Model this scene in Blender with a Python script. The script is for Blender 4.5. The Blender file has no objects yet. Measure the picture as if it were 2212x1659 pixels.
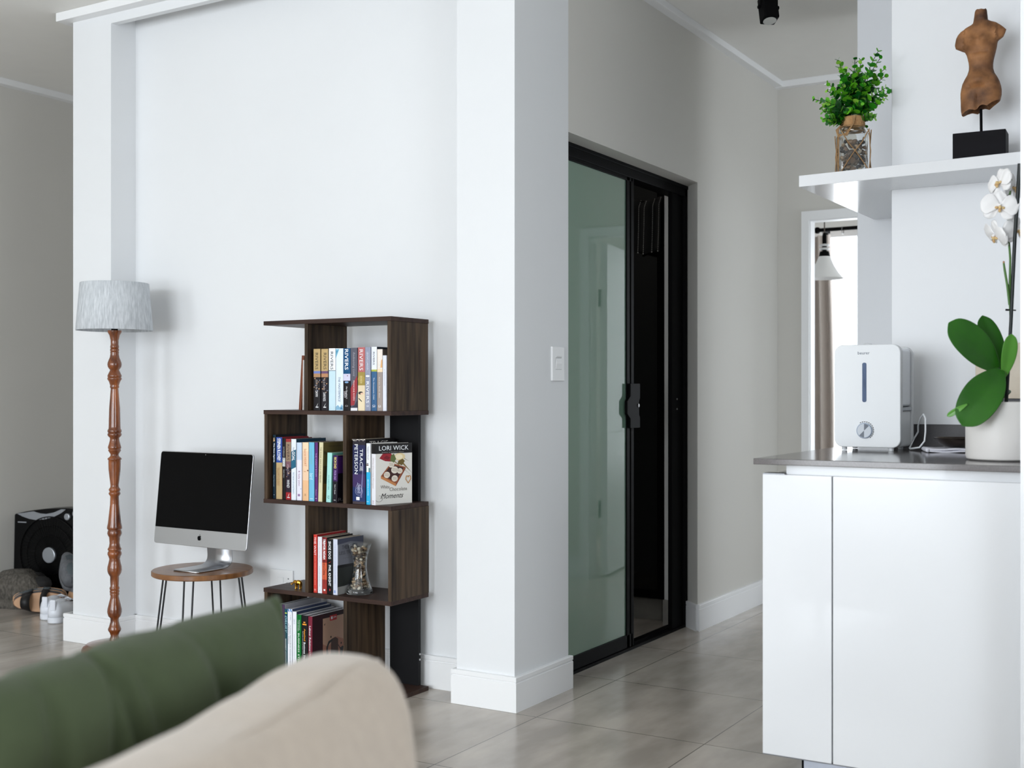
import bpy, bmesh, math, random
from math import sin, cos, pi, radians as R
from mathutils import Vector, Matrix, noise
random.seed(7)
sc = bpy.context.scene
C = sc.collection

# ---------------------------------------------------------------- camera
F, YAW, Y0, CX, H = 2590.0, 0.5430, 848.0, 1106.0, 1.09
cam_d = bpy.data.cameras.new('camera')
cam = bpy.data.objects.new('camera', cam_d); C.objects.link(cam)
cam.location = (0, 0, H); cam.rotation_euler = (pi/2, 0, YAW)
cam_d.sensor_fit = 'HORIZONTAL'; cam_d.sensor_width = 36.0
cam_d.lens = F/2212*36; cam_d.shift_y = (Y0-829.5)/2212
cam_d.clip_start = 0.05; cam_d.clip_end = 60
cam_d.dof.use_dof = True; cam_d.dof.focus_distance = 4.25; cam_d.dof.aperture_fstop = 4.0
sc.camera = cam
# ---------------------------------------------------------------- world, added fill lights and daylight
sc.view_settings.view_transform = 'Standard'; sc.view_settings.look = 'None'
sc.view_settings.gamma = 1.0; sc.view_settings.use_curve_mapping = False
sc.view_settings.exposure = 0.12
w = bpy.data.worlds.new('world'); sc.world = w; w.use_nodes = True
w.node_tree.nodes['Background'].inputs[0].default_value = (0.86, 0.93, 1.0, 1)
w.node_tree.nodes['Background'].inputs[1].default_value = 3.0
def area_light(name, loc, rot, sx, sy, power, col=(0.905, 0.953, 1.0)):
    l = bpy.data.lights.new(name, 'AREA'); l.shape = 'RECTANGLE'; l.size = sx; l.size_y = sy
    l.energy = power; l.color = col
    o = bpy.data.objects.new(name, l); C.objects.link(o); o.location = loc; o.rotation_euler = rot
    return o
area_light('daylight_main_window', (-1.75, -3.18, 1.45), (R(90), 0, 0), 2.7, 2.1, 150)
area_light('fill_left', (-4.9, -3.18, 1.62), (R(90), 0, 0), 1.2, 1.8, 52)  # unseen fill added for the left side of the room
area_light('daylight_bedroom_window', (-1.6, 8.5, 1.35), (R(-90), 0, 0), 2.0, 1.7, 22)
area_light('fill_entry', (-4.6, 8.35, 1.4), (R(-90), 0, 0), 1.2, 1.8, 22)  # added fill brightening the entry side, no known source there
area_light('fill_hall', (2.1, 5.6, 1.4), (0, R(90), 0), 1.8, 1.0, 12)  # unseen light added to lift the hall walls and ceiling
area_light('fill_closet', (-2.9, 4.7, 2.70), (0, 0, 0), 0.3, 0.3, 1.6, (1.0, 0.96, 0.9))  # weak fill added inside the closet to lift its jamb
area_light('fill_kitchen', (2.15, 0.8, 1.5), (0, R(90), 0), 1.2, 2.2, 34)  # added side fill for the sliding door wall

# ---------------------------------------------------------------- helpers
def lin(c):
    r = []
    for v in c:
        v = v/255.0; r.append(v/12.92 if v <= 0.04045 else ((v+0.055)/1.055)**2.4)
    return (*r, 1)
MATS = {}
def mat(name, c, rough=0.5, metal=0.0, var=0.0, scale=8.0, bump=0.0, stretch=(1, 1, 1), c2=None,
        coat=0.0, trans=0.0, ior=1.45, spec=0.5, sheen=0.0, detail=4.0, sub=0.0):
    if name in MATS: return MATS[name]
    m = bpy.data.materials.new(name); m.use_nodes = True; nt = m.node_tree; n = nt.nodes; L = nt.links
    b = n['Principled BSDF']
    b.inputs['Base Color'].default_value = lin(c); b.inputs['Roughness'].default_value = rough
    b.inputs['Metallic'].default_value = metal; b.inputs['IOR'].default_value = ior
    b.inputs['Specular IOR Level'].default_value = spec
    b.inputs['Coat Weight'].default_value = coat; b.inputs['Coat Roughness'].default_value = 0.04
    b.inputs['Transmission Weight'].default_value = trans
    b.inputs['Sheen Weight'].default_value = sheen
    if sub: b.inputs['Subsurface Weight'].default_value = sub; b.inputs['Subsurface Radius'].default_value = (0.01, 0.01, 0.01)
    if var or bump or c2:
        tc = n.new('ShaderNodeTexCoord'); mp = n.new('ShaderNodeMapping'); mp.inputs['Scale'].default_value = stretch
        nz = n.new('ShaderNodeTexNoise'); nz.inputs['Scale'].default_value = scale; nz.inputs['Detail'].default_value = detail
        L.new(tc.outputs['Object'], mp.inputs[0]); L.new(mp.outputs[0], nz.inputs[0])
        if var or c2:
            r = n.new('ShaderNodeValToRGB'); r.color_ramp.elements[0].position = 0.3; r.color_ramp.elements[1].position = 0.7
            a = lin(c); bb = lin(c2) if c2 else tuple(min(1, x*(1+var)) for x in a[:3])+(1,)
            if not c2: a = tuple(x*(1-var) for x in a[:3])+(1,)
            r.color_ramp.elements[0].color = a; r.color_ramp.elements[1].color = bb
            L.new(nz.outputs[0], r.inputs[0]); L.new(r.outputs[0], b.inputs['Base Color'])
        if bump:
            bp = n.new('ShaderNodeBump'); bp.inputs['Strength'].default_value = bump; bp.inputs['Distance'].default_value = 0.01
            L.new(nz.outputs[0], bp.inputs['Height']); L.new(bp.outputs[0], b.inputs['Normal'])
    MATS[name] = m; return m

class MB:
    def __init__(s): s.v = []; s.f = []; s.m = []
    def add(s, vs, fs, mi=0, M=None):
        o = len(s.v)
        s.v += [tuple(M @ Vector(p)) if M else tuple(p) for p in vs]
        s.f += [tuple(i+o for i in f) for f in fs]; s.m += [mi]*len(fs); return s
    def box(s, x0, x1, y0, y1, z0, z1, mi=0, M=None):
        vs = [(x, y, z) for z in (z0, z1) for y in (y0, y1) for x in (x0, x1)]
        return s.add(vs, [(0, 2, 3, 1), (4, 5, 7, 6), (0, 1, 5, 4), (2, 6, 7, 3), (0, 4, 6, 2), (1, 3, 7, 5)], mi, M)
    def prism(s, poly, z0, z1, mi=0, M=None):       # counter-clockwise polygon extruded along z
        n = len(poly)
        vs = [(x, y, z0) for x, y in poly]+[(x, y, z1) for x, y in poly]
        fs = [tuple(range(n-1, -1, -1)), tuple(range(n, 2*n))]+[(i, (i+1) % n, n+(i+1) % n, n+i) for i in range(n)]
        return s.add(vs, fs, mi, M)
    def lathe(s, prof, n=32, mi=0, M=None, cap=True):   # prof = [(r, z)] bottom to top
        vs = []; fs = []
        for r, z in prof:
            for k in range(n): a = 2*pi*k/n; vs.append((r*cos(a), r*sin(a), z))
        for i in range(len(prof)-1):
            for k in range(n):
                a, b = i*n+k, i*n+(k+1) % n; fs.append((a, b, b+n, a+n))
        if cap:
            fs.append(tuple(range(n-1, -1, -1))); fs.append(tuple((len(prof)-1)*n+k for k in range(n)))
        return s.add(vs, fs, mi, M)
    def tube(s, pts, r, n=8, mi=0, M=None, closed=False):
        pts = [Vector(p) for p in pts]; rs = r if isinstance(r, (list, tuple)) else [r]*len(pts)
        vs = []; fs = []; N = len(pts); up = None
        for i, p in enumerate(pts):
            if closed: t = pts[(i+1) % N]-pts[i-1]
            else: t = pts[min(i+1, N-1)]-pts[max(i-1, 0)]
            t.normalize()
            if up is None: up = t.orthogonal().normalized()
            up = (up-t*up.dot(t)).normalized(); sd = t.cross(up)
            for k in range(n):
                a = 2*pi*k/n; vs.append(p+(up*cos(a)+sd*sin(a))*rs[i])
        for i in range(N if closed else N-1):
            for k in range(n):
                j = (i+1) % N; fs.append((i*n+k, i*n+(k+1) % n, j*n+(k+1) % n, j*n+k))
        if not closed: fs.append(tuple(range(n-1, -1, -1))); fs.append(tuple((N-1)*n+k for k in range(n)))
        return s.add(vs, fs, mi, M)
    def ball(s, c, r, M=None, mi=0, nu=12, nv=8):
        rx, ry, rz = r if isinstance(r, (list, tuple)) else (r, r, r)
        prof = []; vs = []; fs = []
        for j in range(1, nv):
            t = pi*j/nv
            for k in range(nu):
                a = 2*pi*k/nu; vs.append((c[0]+rx*sin(t)*cos(a), c[1]+ry*sin(t)*sin(a), c[2]-rz*cos(t)))
        b = len(vs); vs += [(c[0], c[1], c[2]-rz), (c[0], c[1], c[2]+rz)]
        for j in range(nv-2):
            for k in range(nu): fs.append((j*nu+k, j*nu+(k+1) % nu, (j+1)*nu+(k+1) % nu, (j+1)*nu+k))
        for k in range(nu):
            fs.append((b, (k+1) % nu, k)); fs.append((b+1, (nv-2)*nu+k, (nv-2)*nu+(k+1) % nu))
        return s.add(vs, fs, mi, M)
    def build(s, name, mats, parent=None, smooth=None, bevel=0, seg=2, sub=0, loc=None, solid=0):
        me = bpy.data.meshes.new(name); me.from_pydata(s.v, [], s.f)
        for m in (mats if isinstance(mats, (list, tuple)) else [mats]): me.materials.append(m)
        me.polygons.foreach_set('material_index', s.m); me.update()
        bm = bmesh.new(); bm.from_mesh(me); bmesh.ops.recalc_face_normals(bm, faces=bm.faces); bm.to_mesh(me); bm.free()
        o = bpy.data.objects.new(name, me); C.objects.link(o)
        if parent: o.parent = parent
        if loc: o.location = loc
        if solid: q = o.modifiers.new('solid', 'SOLIDIFY'); q.thickness = solid; q.offset = 0
        if bevel:
            q = o.modifiers.new('bevel', 'BEVEL'); q.width = bevel; q.segments = seg; q.limit_method = 'ANGLE'; q.angle_limit = R(35)
        if sub: q = o.modifiers.new('sub', 'SUBSURF'); q.levels = sub; q.render_levels = sub
        if smooth is not None:
            for p in me.polygons: p.use_smooth = True
            if smooth > 0: me.set_sharp_from_angle(angle=R(smooth))
        return o
def tag(o, label=None, cat=None, group=None, kind=None):
    if label: o['label'] = label
    if cat: o['category'] = cat
    if group: o['group'] = group
    if kind: o['kind'] = kind
    return o
def thing(name, label, cat, loc=(0, 0, 0), rz=0, group=None):
    o = bpy.data.objects.new(name, None); C.objects.link(o); o.empty_display_size = 0.05
    o.location = loc; o.rotation_euler = (0, 0, rz)
    return tag(o, label, cat, group)
def wx(px, Y):            # world X where the sight line of a photo column meets a wall-parallel plane Y
    k = (px-CX)/F; return Y*(-sin(YAW)+cos(YAW)*k)/(cos(YAW)+sin(YAW)*k)
def wz(px, py, Y):
    k = (px-CX)/F; return H-(py-Y0)/F*Y/(cos(YAW)+sin(YAW)*k)
def text_mb(s, w=None, h=None, bold=0.0, shear=0.0, depth=0.0002, mb=None, M=None, mi=0, fixed=False):
    cu = bpy.data.curves.new('txt', 'FONT'); cu.body = s; cu.size = 1; cu.offset = bold; cu.shear = shear
    cu.resolution_u = 2; cu.align_x = 'LEFT'
    o = bpy.data.objects.new('txt', cu); C.objects.link(o)
    dg = bpy.context.evaluated_depsgraph_get(); me = bpy.data.meshes.new_from_object(o.evaluated_get(dg))
    vs = [v.co.copy() for v in me.vertices]; fs = [tuple(p.vertices) for p in me.polygons]
    bpy.data.objects.remove(o); bpy.data.curves.remove(cu); bpy.data.meshes.remove(me)
    x0 = min(v.x for v in vs); x1 = max(v.x for v in vs); y0 = min(v.y for v in vs); y1 = max(v.y for v in vs)
    if w and h: sx, sy = w/(x1-x0), h/(y1-y0)
    elif w: sx = sy = w/(x1-x0)
    else: sx = sy = h/(y1-y0)
    vs = [((v.x-(x0+x1)/2)*sx, (v.y-(y0+y1)/2)*sy, depth) for v in vs]
    mb = mb or MB(); mb.add(vs, fs, mi, M); return mb
def frame(o, x, y, n):     # matrix with given origin and axes
    return Matrix(((x[0], y[0], n[0], o[0]), (x[1], y[1], n[1], o[1]), (x[2], y[2], n[2], o[2]), (0, 0, 0, 1)))

# ---------------------------------------------------------------- materials of the room
wallm = mat('wall_paint', (224, 226, 228), 0.75, var=0.015, scale=1.5, bump=0.02)
wallg = mat('hall_wall_paint', (206, 204, 198), 0.75, var=0.015, scale=1.5, bump=0.02)
ceilm = mat('ceiling_paint', (232, 231, 227), 0.8, var=0.01)
trimm = mat('trim_gloss_white', (234, 235, 236), 0.4)
whitegl = mat('white_lacquer', (221, 223, 226), 0.22, coat=0.3)
black = mat('black_powder_coat', (11, 11, 12), 0.55, spec=0.06)
def floor_material():
    m = bpy.data.materials.new('floor_tile'); m.use_nodes = True; nt = m.node_tree; n = nt.nodes; L = nt.links
    b = n['Principled BSDF']; tc = n.new('ShaderNodeTexCoord'); mp = n.new('ShaderNodeMapping')
    mp.inputs['Location'].default_value = (2.01, -3.49+0.6*8, 0); L.new(tc.outputs['Object'], mp.inputs[0])
    br = n.new('ShaderNodeTexBrick'); br.offset = 0.0; br.squash = 1.0
    br.inputs['Scale'].default_value = 1.0; br.inputs['Brick Width'].default_value = 0.6; br.inputs['Row Height'].default_value = 0.6
    br.inputs['Mortar Size'].default_value = 0.0022; br.inputs['Mortar Smooth'].default_value = 0.1
    br.inputs['Color1'].default_value = lin((172, 163, 153)); br.inputs['Color2'].default_value = lin((184, 176, 167))
    br.inputs['Mortar'].default_value = lin((112, 106, 100)); L.new(mp.outputs[0], br.inputs[0])
    nz = n.new('ShaderNodeTexNoise'); nz.inputs['Scale'].default_value = 3.2; nz.inputs['Detail'].default_value = 4; nz.inputs['Roughness'].default_value = 0.5
    mp2 = n.new('ShaderNodeMapping'); mp2.inputs['Scale'].default_value = (2.6, 0.9, 1)
    L.new(tc.outputs['Object'], mp2.inputs[0]); L.new(mp2.outputs[0], nz.inputs[0])
    rp = n.new('ShaderNodeValToRGB'); rp.color_ramp.elements[0].position = 0.34; rp.color_ramp.elements[1].position = 0.66
    rp.color_ramp.elements[0].color = (0.80, 0.80, 0.80, 1); rp.color_ramp.elements[1].color = (1.16, 1.16, 1.16, 1)
    L.new(nz.outputs[0], rp.inputs[0])
    mx = n.new('ShaderNodeMix'); mx.data_type = 'RGBA'; mx.blend_type = 'MULTIPLY'; mx.inputs[0].default_value = 1
    L.new(br.outputs[0], mx.inputs[6]); L.new(rp.outputs[0], mx.inputs[7]); L.new(mx.outputs[2], b.inputs['Base Color'])
    rr = n.new('ShaderNodeMapRange'); rr.inputs[3].default_value = 0.12; rr.inputs[4].default_value = 0.30
    L.new(nz.outputs[0], rr.inputs[0]); L.new(rr.outputs[0], b.inputs['Roughness'])
    b.inputs['Specular IOR Level'].default_value = 0.55
    bp = n.new('ShaderNodeBump'); bp.inputs['Strength'].default_value = 0.3; bp.inputs['Distance'].default_value = 0.002; bp.invert = True
    L.new(br.outputs['Fac'], bp.inputs['Height']); L.new(bp.outputs[0], b.inputs['Normal'])
    return m
tilem = floor_material()
def struct(name, mb, m, bevel=0.0, smooth=None):
    return tag(mb.build(name, m, bevel=bevel, smooth=smooth), kind='structure')

# ---------------------------------------------------------------- the room shell
CE = 2.75
struct('floor', MB().box(-9, 3, -3.4, 9.2, -0.1, 0), tilem)
struct('ceiling', MB().box(-9, 3, -3.4, 9.2, CE, CE+0.1), ceilm)
# wall with the bookcase: two pillars, a recessed panel and a beam
W1 = MB().prism([(-2.345, 3.51), (-2.108, 3.51), (-2.108, 3.895), (-2.345, 3.895)], 0, CE)
W1.box(-4.368, -4.125, 3.51, 3.9, 0, CE).box(-4.125, -2.345, 3.645, 3.9, 0, CE).box(-4.125, -2.345, 3.51, 3.54, 2.672, CE)
struct('wall_front', W1, wallm)
# wall with the sliding door
W2 = MB().prism([(-2.26, 3.895), (-2.108, 3.895), (-2.108, 5.135), (-2.195, 5.222), (-2.26, 5.222)], 2.052, CE)
W2.prism([(-2.108, 5.135), (-2.108, 6.26), (-2.24, 6.26), (-2.26, 5.222), (-2.195, 5.222)], 0, CE)
struct('wall_door', W2, wallg)
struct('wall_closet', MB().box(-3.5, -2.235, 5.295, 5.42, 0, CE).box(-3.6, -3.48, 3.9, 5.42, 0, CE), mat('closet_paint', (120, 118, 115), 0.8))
struct('wall_left', MB().box(-5.72, -5.61, -3.4, 8.5, 0, CE), wallg)
struct('wall_entry', MB().box(-5.6, -3.5, 8.4, 8.5, 0, CE).box(-3.6, -3.5, 5.42, 8.4, 0, CE), wallg)
W = MB()   # back wall behind the camera with two window openings
W.box(-5.7, 2.3, -3.4, -3.25, 0, 0.35).box(-5.7, 2.3, -3.4, -3.25, 2.60, CE)
for a, b in ((-5.7, -5.5), (-4.3, -3.1), (-0.4, 2.3)): W.box(a, b, -3.4, -3.25, 0.35, 2.60)
struct('wall_back', W, wallm)
W = MB().box(2.2, 2.3, -3.25, 0.2, 0, CE).box(2.2, 2.3, 1.4, 4.9, 0, CE).box(2.2, 2.3, 0.2, 1.4, 0, 0.4).box(2.2, 2.3, 0.2, 1.4, 2.6, CE)
struct('wall_right', W, wallm)
struct('wall_kitchen', MB().box(-0.983, 2.25, 4.08, 4.9, 0, CE), mat('kitchen_wall_satin', (232, 234, 237), 0.45), bevel=0.002)
struct('wall_column', MB().box(-1.273, -0.95, 4.735, 5.3, 0, CE), mat('column_satin', (214, 216, 220), 0.4), bevel=0.002)
# far wall with doorway to the bedroom
W = MB().box(-2.3, -1.942, 6.257, 6.325, 0, CE).box(-1.135, 2.3, 6.257, 6.325, 0, CE).box(-1.942, -1.135, 6.257, 6.325, 2.035, CE)
struct('wall_far', W, wallg)
W = MB().box(-3.4, -3.3, 6.325, 8.7, 0, CE).box(0.3, 0.4, 6.325, 8.7, 0, CE)
W.box(-3.4, 0.4, 8.55, 8.7, 0, 0.45).box(-3.4, 0.4, 8.55, 8.7, 2.25, CE).box(-3.4, -2.56, 8.55, 8.7, 0.45, 2.25).box(-0.5, 0.4, 8.55, 8.7, 0.45, 2.25)
struct('wall_bedroom', W, mat('bedroom_paint', (240, 240, 238), 0.7))
# doorway architrave
D = MB()
for x0, x1 in ((-1.973, -1.932), (-1.157, -1.10)): D.box(x0, x1, 6.240, 6.256, 0, 2.003)
D.box(-1.973, -1.10, 6.240, 6.256, 2.003, 2.05)
D.box(-1.941, -1.928, 6.257, 6.33, 0, 1.998).box(-1.163, -1.136, 6.257, 6.33, 0, 1.998).box(-1.941, -1.136, 6.257, 6.33, 1.998, 2.034)
struct('trim_1', D, trimm)
# windows behind the camera
for k, (a, b) in enumerate(((-3.1, -0.4), (-5.5, -4.3))):
    m = MB(); n_ = 3 if k == 0 else 2
    for i in range(n_+1):
        x = a+(b-a)*i/n_; m.box(x-0.025, x+0.025, -3.36, -3.30, 0.35, 2.60)
    m.box(a, b, -3.36, -3.30, 0.35, 0.40).box(a, b, -3.36, -3.30, 2.55, 2.60)
    struct('window_%d' % (k+1), m, black)
# bedroom window: frame
m = MB()
for x in (-2.54, -1.55, -0.52): m.box(x-0.02, x+0.02, 8.6, 8.64, 0.45, 2.25)
m.box(-2.56, -0.5, 8.6, 8.64, 0.45, 0.49).box(-2.56, -0.5, 8.6, 8.64, 2.21, 2.25)
struct('window_3', m, trimm)
# open bedroom door leaf, hinged on the right side of the doorway
dl = thing('door_leaf', 'white bedroom door leaf standing open beyond the far doorway', 'door', (-1.175, 6.36, 0), R(80)); tag(dl, kind='structure'); dl.name = 'door_2'
del dl['category']
m = MB().box(0, 0.76, 0, 0.04, 0.01, 1.975)
for z in (0.2, 0.85, 1.45): m.box(0.08, 0.68, -0.004, 0.044, z, z+0.006)
m.build('leaf', trimm, dl, bevel=0.003)
for z in (0.35, 1.6): MB().box(-0.02, 0.03, -0.008, 0.0, z, z+0.1).build('hinge', black, dl)

# baseboards: a body with a stepped cap
def baseboard(name, path, h=0.12, t=0.015):
    m = MB()
    for k in range(len(path)-1):
        (x0, y0), (x1, y1) = path[k], path[k+1]
        d = Vector((x1-x0, y1-y0, 0)); L_ = d.length; d.normalize(); n_ = Vector((d.y, -d.x, 0))  # room side on the right of travel
        M = frame((x0, y0, 0), d, (0, 0, 1), n_)
        a = t if k > 0 and path[k] else 0
        pr = [(0, 0), (t, 0), (t, h-0.022), (t-0.003, h-0.020), (t-0.003, h-0.017), (t, h-0.015), (t, h-0.002), (t-0.002, h), (0, h)]
        e0 = t if k > 0 and conv(path, k) else (-0.0 if k == 0 else 0); e1 = t if k < len(path)-2 and conv(path, k+1) else 0
        if k == 0: e0 = 0
        n = len(pr); vs = []
        for (q, z) in pr: vs.append((x0-d.x*e0*(q/t)+n_.x*q, y0-d.y*e0*(q/t)+n_.y*q, z))
        for (q, z) in pr: vs.append((x1+d.x*e1*(q/t)+n_.x*q, y1+d.y*e1*(q/t)+n_.y*q, z))
        m.add(vs, [tuple(range(n)), tuple(range(2*n-1, n-1, -1))]+[(i, (i+1) % n, n+(i+1) % n, n+i) for i in range(n)])
    return struct(name, m, trimm)
def conv(path, k):
    a, b, c = path[k-1], path[k], path[k+1]
    return (b[0]-a[0])*(c[1]-b[1])-(b[1]-a[1])*(c[0]-b[0]) > 0
baseboard('baseboard_front', [(-4.40, 3.60), (-4.40, 3.51), (-4.125, 3.51), (-4.125, 3.645), (-2.345, 3.645), (-2.345, 3.51), (-2.108, 3.51), (-2.108, 3.905)])
baseboard('baseboard_door', [(-2.19, 5.215), (-2.108, 5.135), (-2.108, 6.257)])
baseboard('baseboard_far', [(-2.108, 6.257), (-1.973, 6.257)])
baseboard('baseboard_hall', [(-1.10, 6.257), (2.2, 6.257)])
baseboard('baseboard_left', [(-5.61, -3.2), (-5.61, 8.4)])
# cornices
def cornice(name, x0, x1, y0, y1, h): struct(name, MB().box(x0, x1, y0, y1, CE-h, CE), trimm, bevel=0.002)
cornice('trim_2', -4.42, -2.07, 3.46, 3.512, 0.037)
cornice('trim_3', -2.11, -2.065, 3.50, 6.26, 0.03)
cornice('trim_4', -2.11, 2.2, 6.21, 6.26, 0.033)
cornice('trim_5', -5.612, -5.56, -3.2, 8.4, 0.033)
struct('trim_6', MB().box(-4.42, -4.369, 3.512, 3.9, CE-0.037, CE), trimm)
# closet tiled skirting
skm = mat('skirting_tile', (150, 147, 142), 0.4, var=0.1, scale=20)
struct('baseboard_closet', MB().box(-3.4, -2.315, 5.28, 5.297, 0, 0.10).box(-2.296, -2.25, 5.17, 5.179, 0, 0.12), skm)
struct('wall_closet_jamb', MB().box(-2.292, -2.235, 5.18, 5.294, 0, 2.06), mat('jamb_paint', (228, 228, 226), 0.7)).name = 'trim_7'

# ---------------------------------------------------------------- sliding door
sd = tag(thing('door_1', 'black framed sliding door with a green frosted glass leaf', 'door', (0, 0, 0)), kind='structure'); del sd['category']
XF = -2.19
MB().box(XF-0.07, XF, 3.86, 5.215, 2.0, 2.05).box(XF-0.06, XF+0.004, 3.86, 5.215, 2.036, 2.052).build('head_rail', black, sd, bevel=0.002)
MB().box(XF-0.07, XF, 3.86, 5.215, 0.0, 0.012).box(XF-0.03, XF-0.025, 3.86, 5.215, 0.012, 0.018).build('track', black, sd)
m = MB().box(XF-0.07, XF, 5.185, 5.215, 0, 2.05).box(XF-0.022, XF-0.004, 5.045, 5.115, 0.012, 2.0).box(XF-0.06, XF-0.012, 5.125, 5.184, 0.012, 2.0)
m.build('jamb', black, sd, bevel=0.002)
MB().box(XF-0.03, XF-0.008, 5.117, 5.122, 0.02, 2.0).build('brush_seal', mat('brush_seal_silver', (190, 190, 188), 0.3, metal=0.6, c2=(40, 40, 40), scale=60, stretch=(1, 1, 1)), sd)
for z in (1.015, 1.06): MB().lathe([(0.004, 0), (0.004, 0.003)], 10, M=frame((XF-0.003, 5.095, z), (0, 1, 0), (0, 0, 1), (1, 0, 0))).build('screw', mat('screw_zinc', (200, 200, 200), 0.3, metal=1), sd)
# the leaf
leaf = MB().box(XF-0.035, XF-0.004, 3.86, 4.63, 0.014, 0.068).box(XF-0.035, XF-0.004, 3.86, 4.63, 1.985, 2.02)
leaf.box(XF-0.035, XF-0.004, 4.572, 4.60, 0.014, 2.0).box(XF-0.035, XF-0.010, 4.600, 4.615, 0.014, 2.0).box(XF-0.035, XF-0.004, 4.613, 4.64, 0.014, 2.0).box(XF-0.035, XF-0.004, 3.86, 3.89, 0.014, 2.0)
leaf.build('leaf_frame', black, sd, bevel=0.0015)
gm = mat('green_frosted_glass', (112, 142, 124), 0.75, coat=1.0, spec=0.2)
gm.node_tree.nodes['Principled BSDF'].inputs['Coat Roughness'].default_value = 0.012
gm.node_tree.nodes['Principled BSDF'].inputs['Coat IOR'].default_value = 2.0
MB().box(XF-0.018, XF-0.010, 3.87, 4.575, 0.06, 1.99).build('glass_pane', gm, sd)
hp = MB().prism([(4.578, 0.94), (4.672, 0.94), (4.672, 0.985), (4.663, 0.995), (4.663, 1.055), (4.672, 1.065), (4.672, 1.128), (4.578, 1.128), (4.578, 1.075), (4.548, 1.055), (4.548, 1.0), (4.578, 0.98)], 0, 0.012,
     M=frame((XF-0.002, 0, 0), (0, 1, 0), (0, 0, 1), (1, 0, 0)))
hp.build('handle', black, sd, bevel=0.001)
MB().lathe([(0.008, 0), (0.008, 0.002), (0.004, 0.0025)], 14, M=frame((XF+0.010, 4.655, 1.035), (0, 1, 0), (0, 0, 1), (1, 0, 0))).build('keyhole', mat('keyhole_steel', (120, 120, 120), 0.35, metal=1), sd)
# inside the closet
cp = thing('mirror_panel', 'tall black glossy panel leaning on the closet side wall behind the sliding door', 'panel', (-2.32, 5.235, 0))
MB().box(-1.0, -0.03, 0.01, 0.03, 0.15, 2.35).build('panel', mat('black_glass', (9, 10, 10), 0.08, coat=0.4), cp)
MB().box(-1.02, 0.0, 0.0, 0.04, 0.11, 0.15).box(-0.035, 0.0, 0.0, 0.04, 0.15, 2.35).box(-0.012, 0.0, 0.01, 0.03, 0.0, 0.11).build('frame', black, cp, bevel=0.002)
tw = thing('striped_towel', 'black cloth with white stitched stripes hanging at the top of the dark closet', 'towel', (-2.392, 5.175, 1.75))
m = MB(); nx, nz = 24, 14; vs = []; fs = []
for j in range(nz+1):
    for i in range(nx+1):
        u, v = i/nx, j/nz
        x = -0.08+0.158*u+0.010*v; vs.append((x, -0.012*sin(u*12+1)-0.01*v*v+0.03*max(0, v-0.85)*6, 0.25*v+0.006*sin(u*9)+0.008*u*v))
for j in range(nz):
    for i in range(nx): a = j*(nx+1)+i; fs.append((a, a+1, a+nx+2, a+nx+1))
m.add(vs, fs); m.build('cloth', mat('charcoal_cloth', (24, 24, 24), 0.95), tw, smooth=0, solid=0.006)
m = MB()
for u in (0.05, 0.27, 0.5, 0.74, 0.95):
    m = MB(); pts = []
    for j in range(30):
        v = j/29; pts.append((-0.08+0.158*u+0.010*v, -0.012*sin(u*12+1)-0.01*v*v+0.03*max(0, v-0.85)*6-0.0045, 0.25*v+0.006*sin(u*9)+0.008*u*v))
    for j in range(0, 29): m.tube([pts[j], tuple(Vector(pts[j])*0.35+Vector(pts[j+1])*0.65)], 0.0013, 5)
    m.ball(pts[0], 0.003); m.build('stitched_stripe', mat('white_thread', (190, 190, 186), 0.9), tw)
MB().tube([(-0.16, 0.02, 0.245), (0.06, 0.02, 0.247)], 0.005, 8).build('rail', black, tw)

# ---------------------------------------------------------------- light switch and wall socket
sw = thing('light_switch', 'white rectangular light switch on the wall beside the sliding door', 'light switch', (-2.108, 3.806, 1.194))
MB().box(0, 0.008, -0.045, 0.045, -0.062, 0.062).build('plate', trimm, sw, bevel=0.002)
for z0, z1 in ((0.022, 0.03), (-0.018, 0.02)): MB().add([(0.008, -0.02, z0), (0.008, 0.02, z0), (0.0095, 0.02, z1), (0.0095, -0.02, z1), (0.0115, -0.02, (z0+z1)/2), (0.0115, 0.02, (z0+z1)/2)], [(0, 1, 5, 4), (4, 5, 2, 3), (0, 4, 3), (1, 2, 5)]).build('rocker', trimm, sw)
for z0 in (0.0205, -0.0205): MB().box(0.008, 0.0086, -0.022, 0.022, z0, z0+0.001).build('seam', mat('seam_grey', (130, 132, 135), 0.6), sw)
so = thing('wall_socket', 'white wall socket plate between the round stool and the bookcase', 'socket', (-3.275, 3.645, 0.34))
MB().box(-0.06, 0.06, -0.008, 0, -0.04, 0.04).build('plate', trimm, so, bevel=0.002)
MB().box(-0.02, 0.012, -0.011, -0.008, -0.012, 0.010).build('rocker', trimm, so, bevel=0.001)
gs = mat('socket_hole_grey', (110, 112, 115), 0.6)
m = MB()
for x, z in ((0.03, -0.012), (0.044, -0.012), (0.037, 0.006)): m.lathe([(0.003, 0), (0.003, 0.0006)], 10, M=frame((x, -0.008, z), (1, 0, 0), (0, 0, 1), (0, -1, 0)))
m.build('pin_hole', gs, so)

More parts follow.
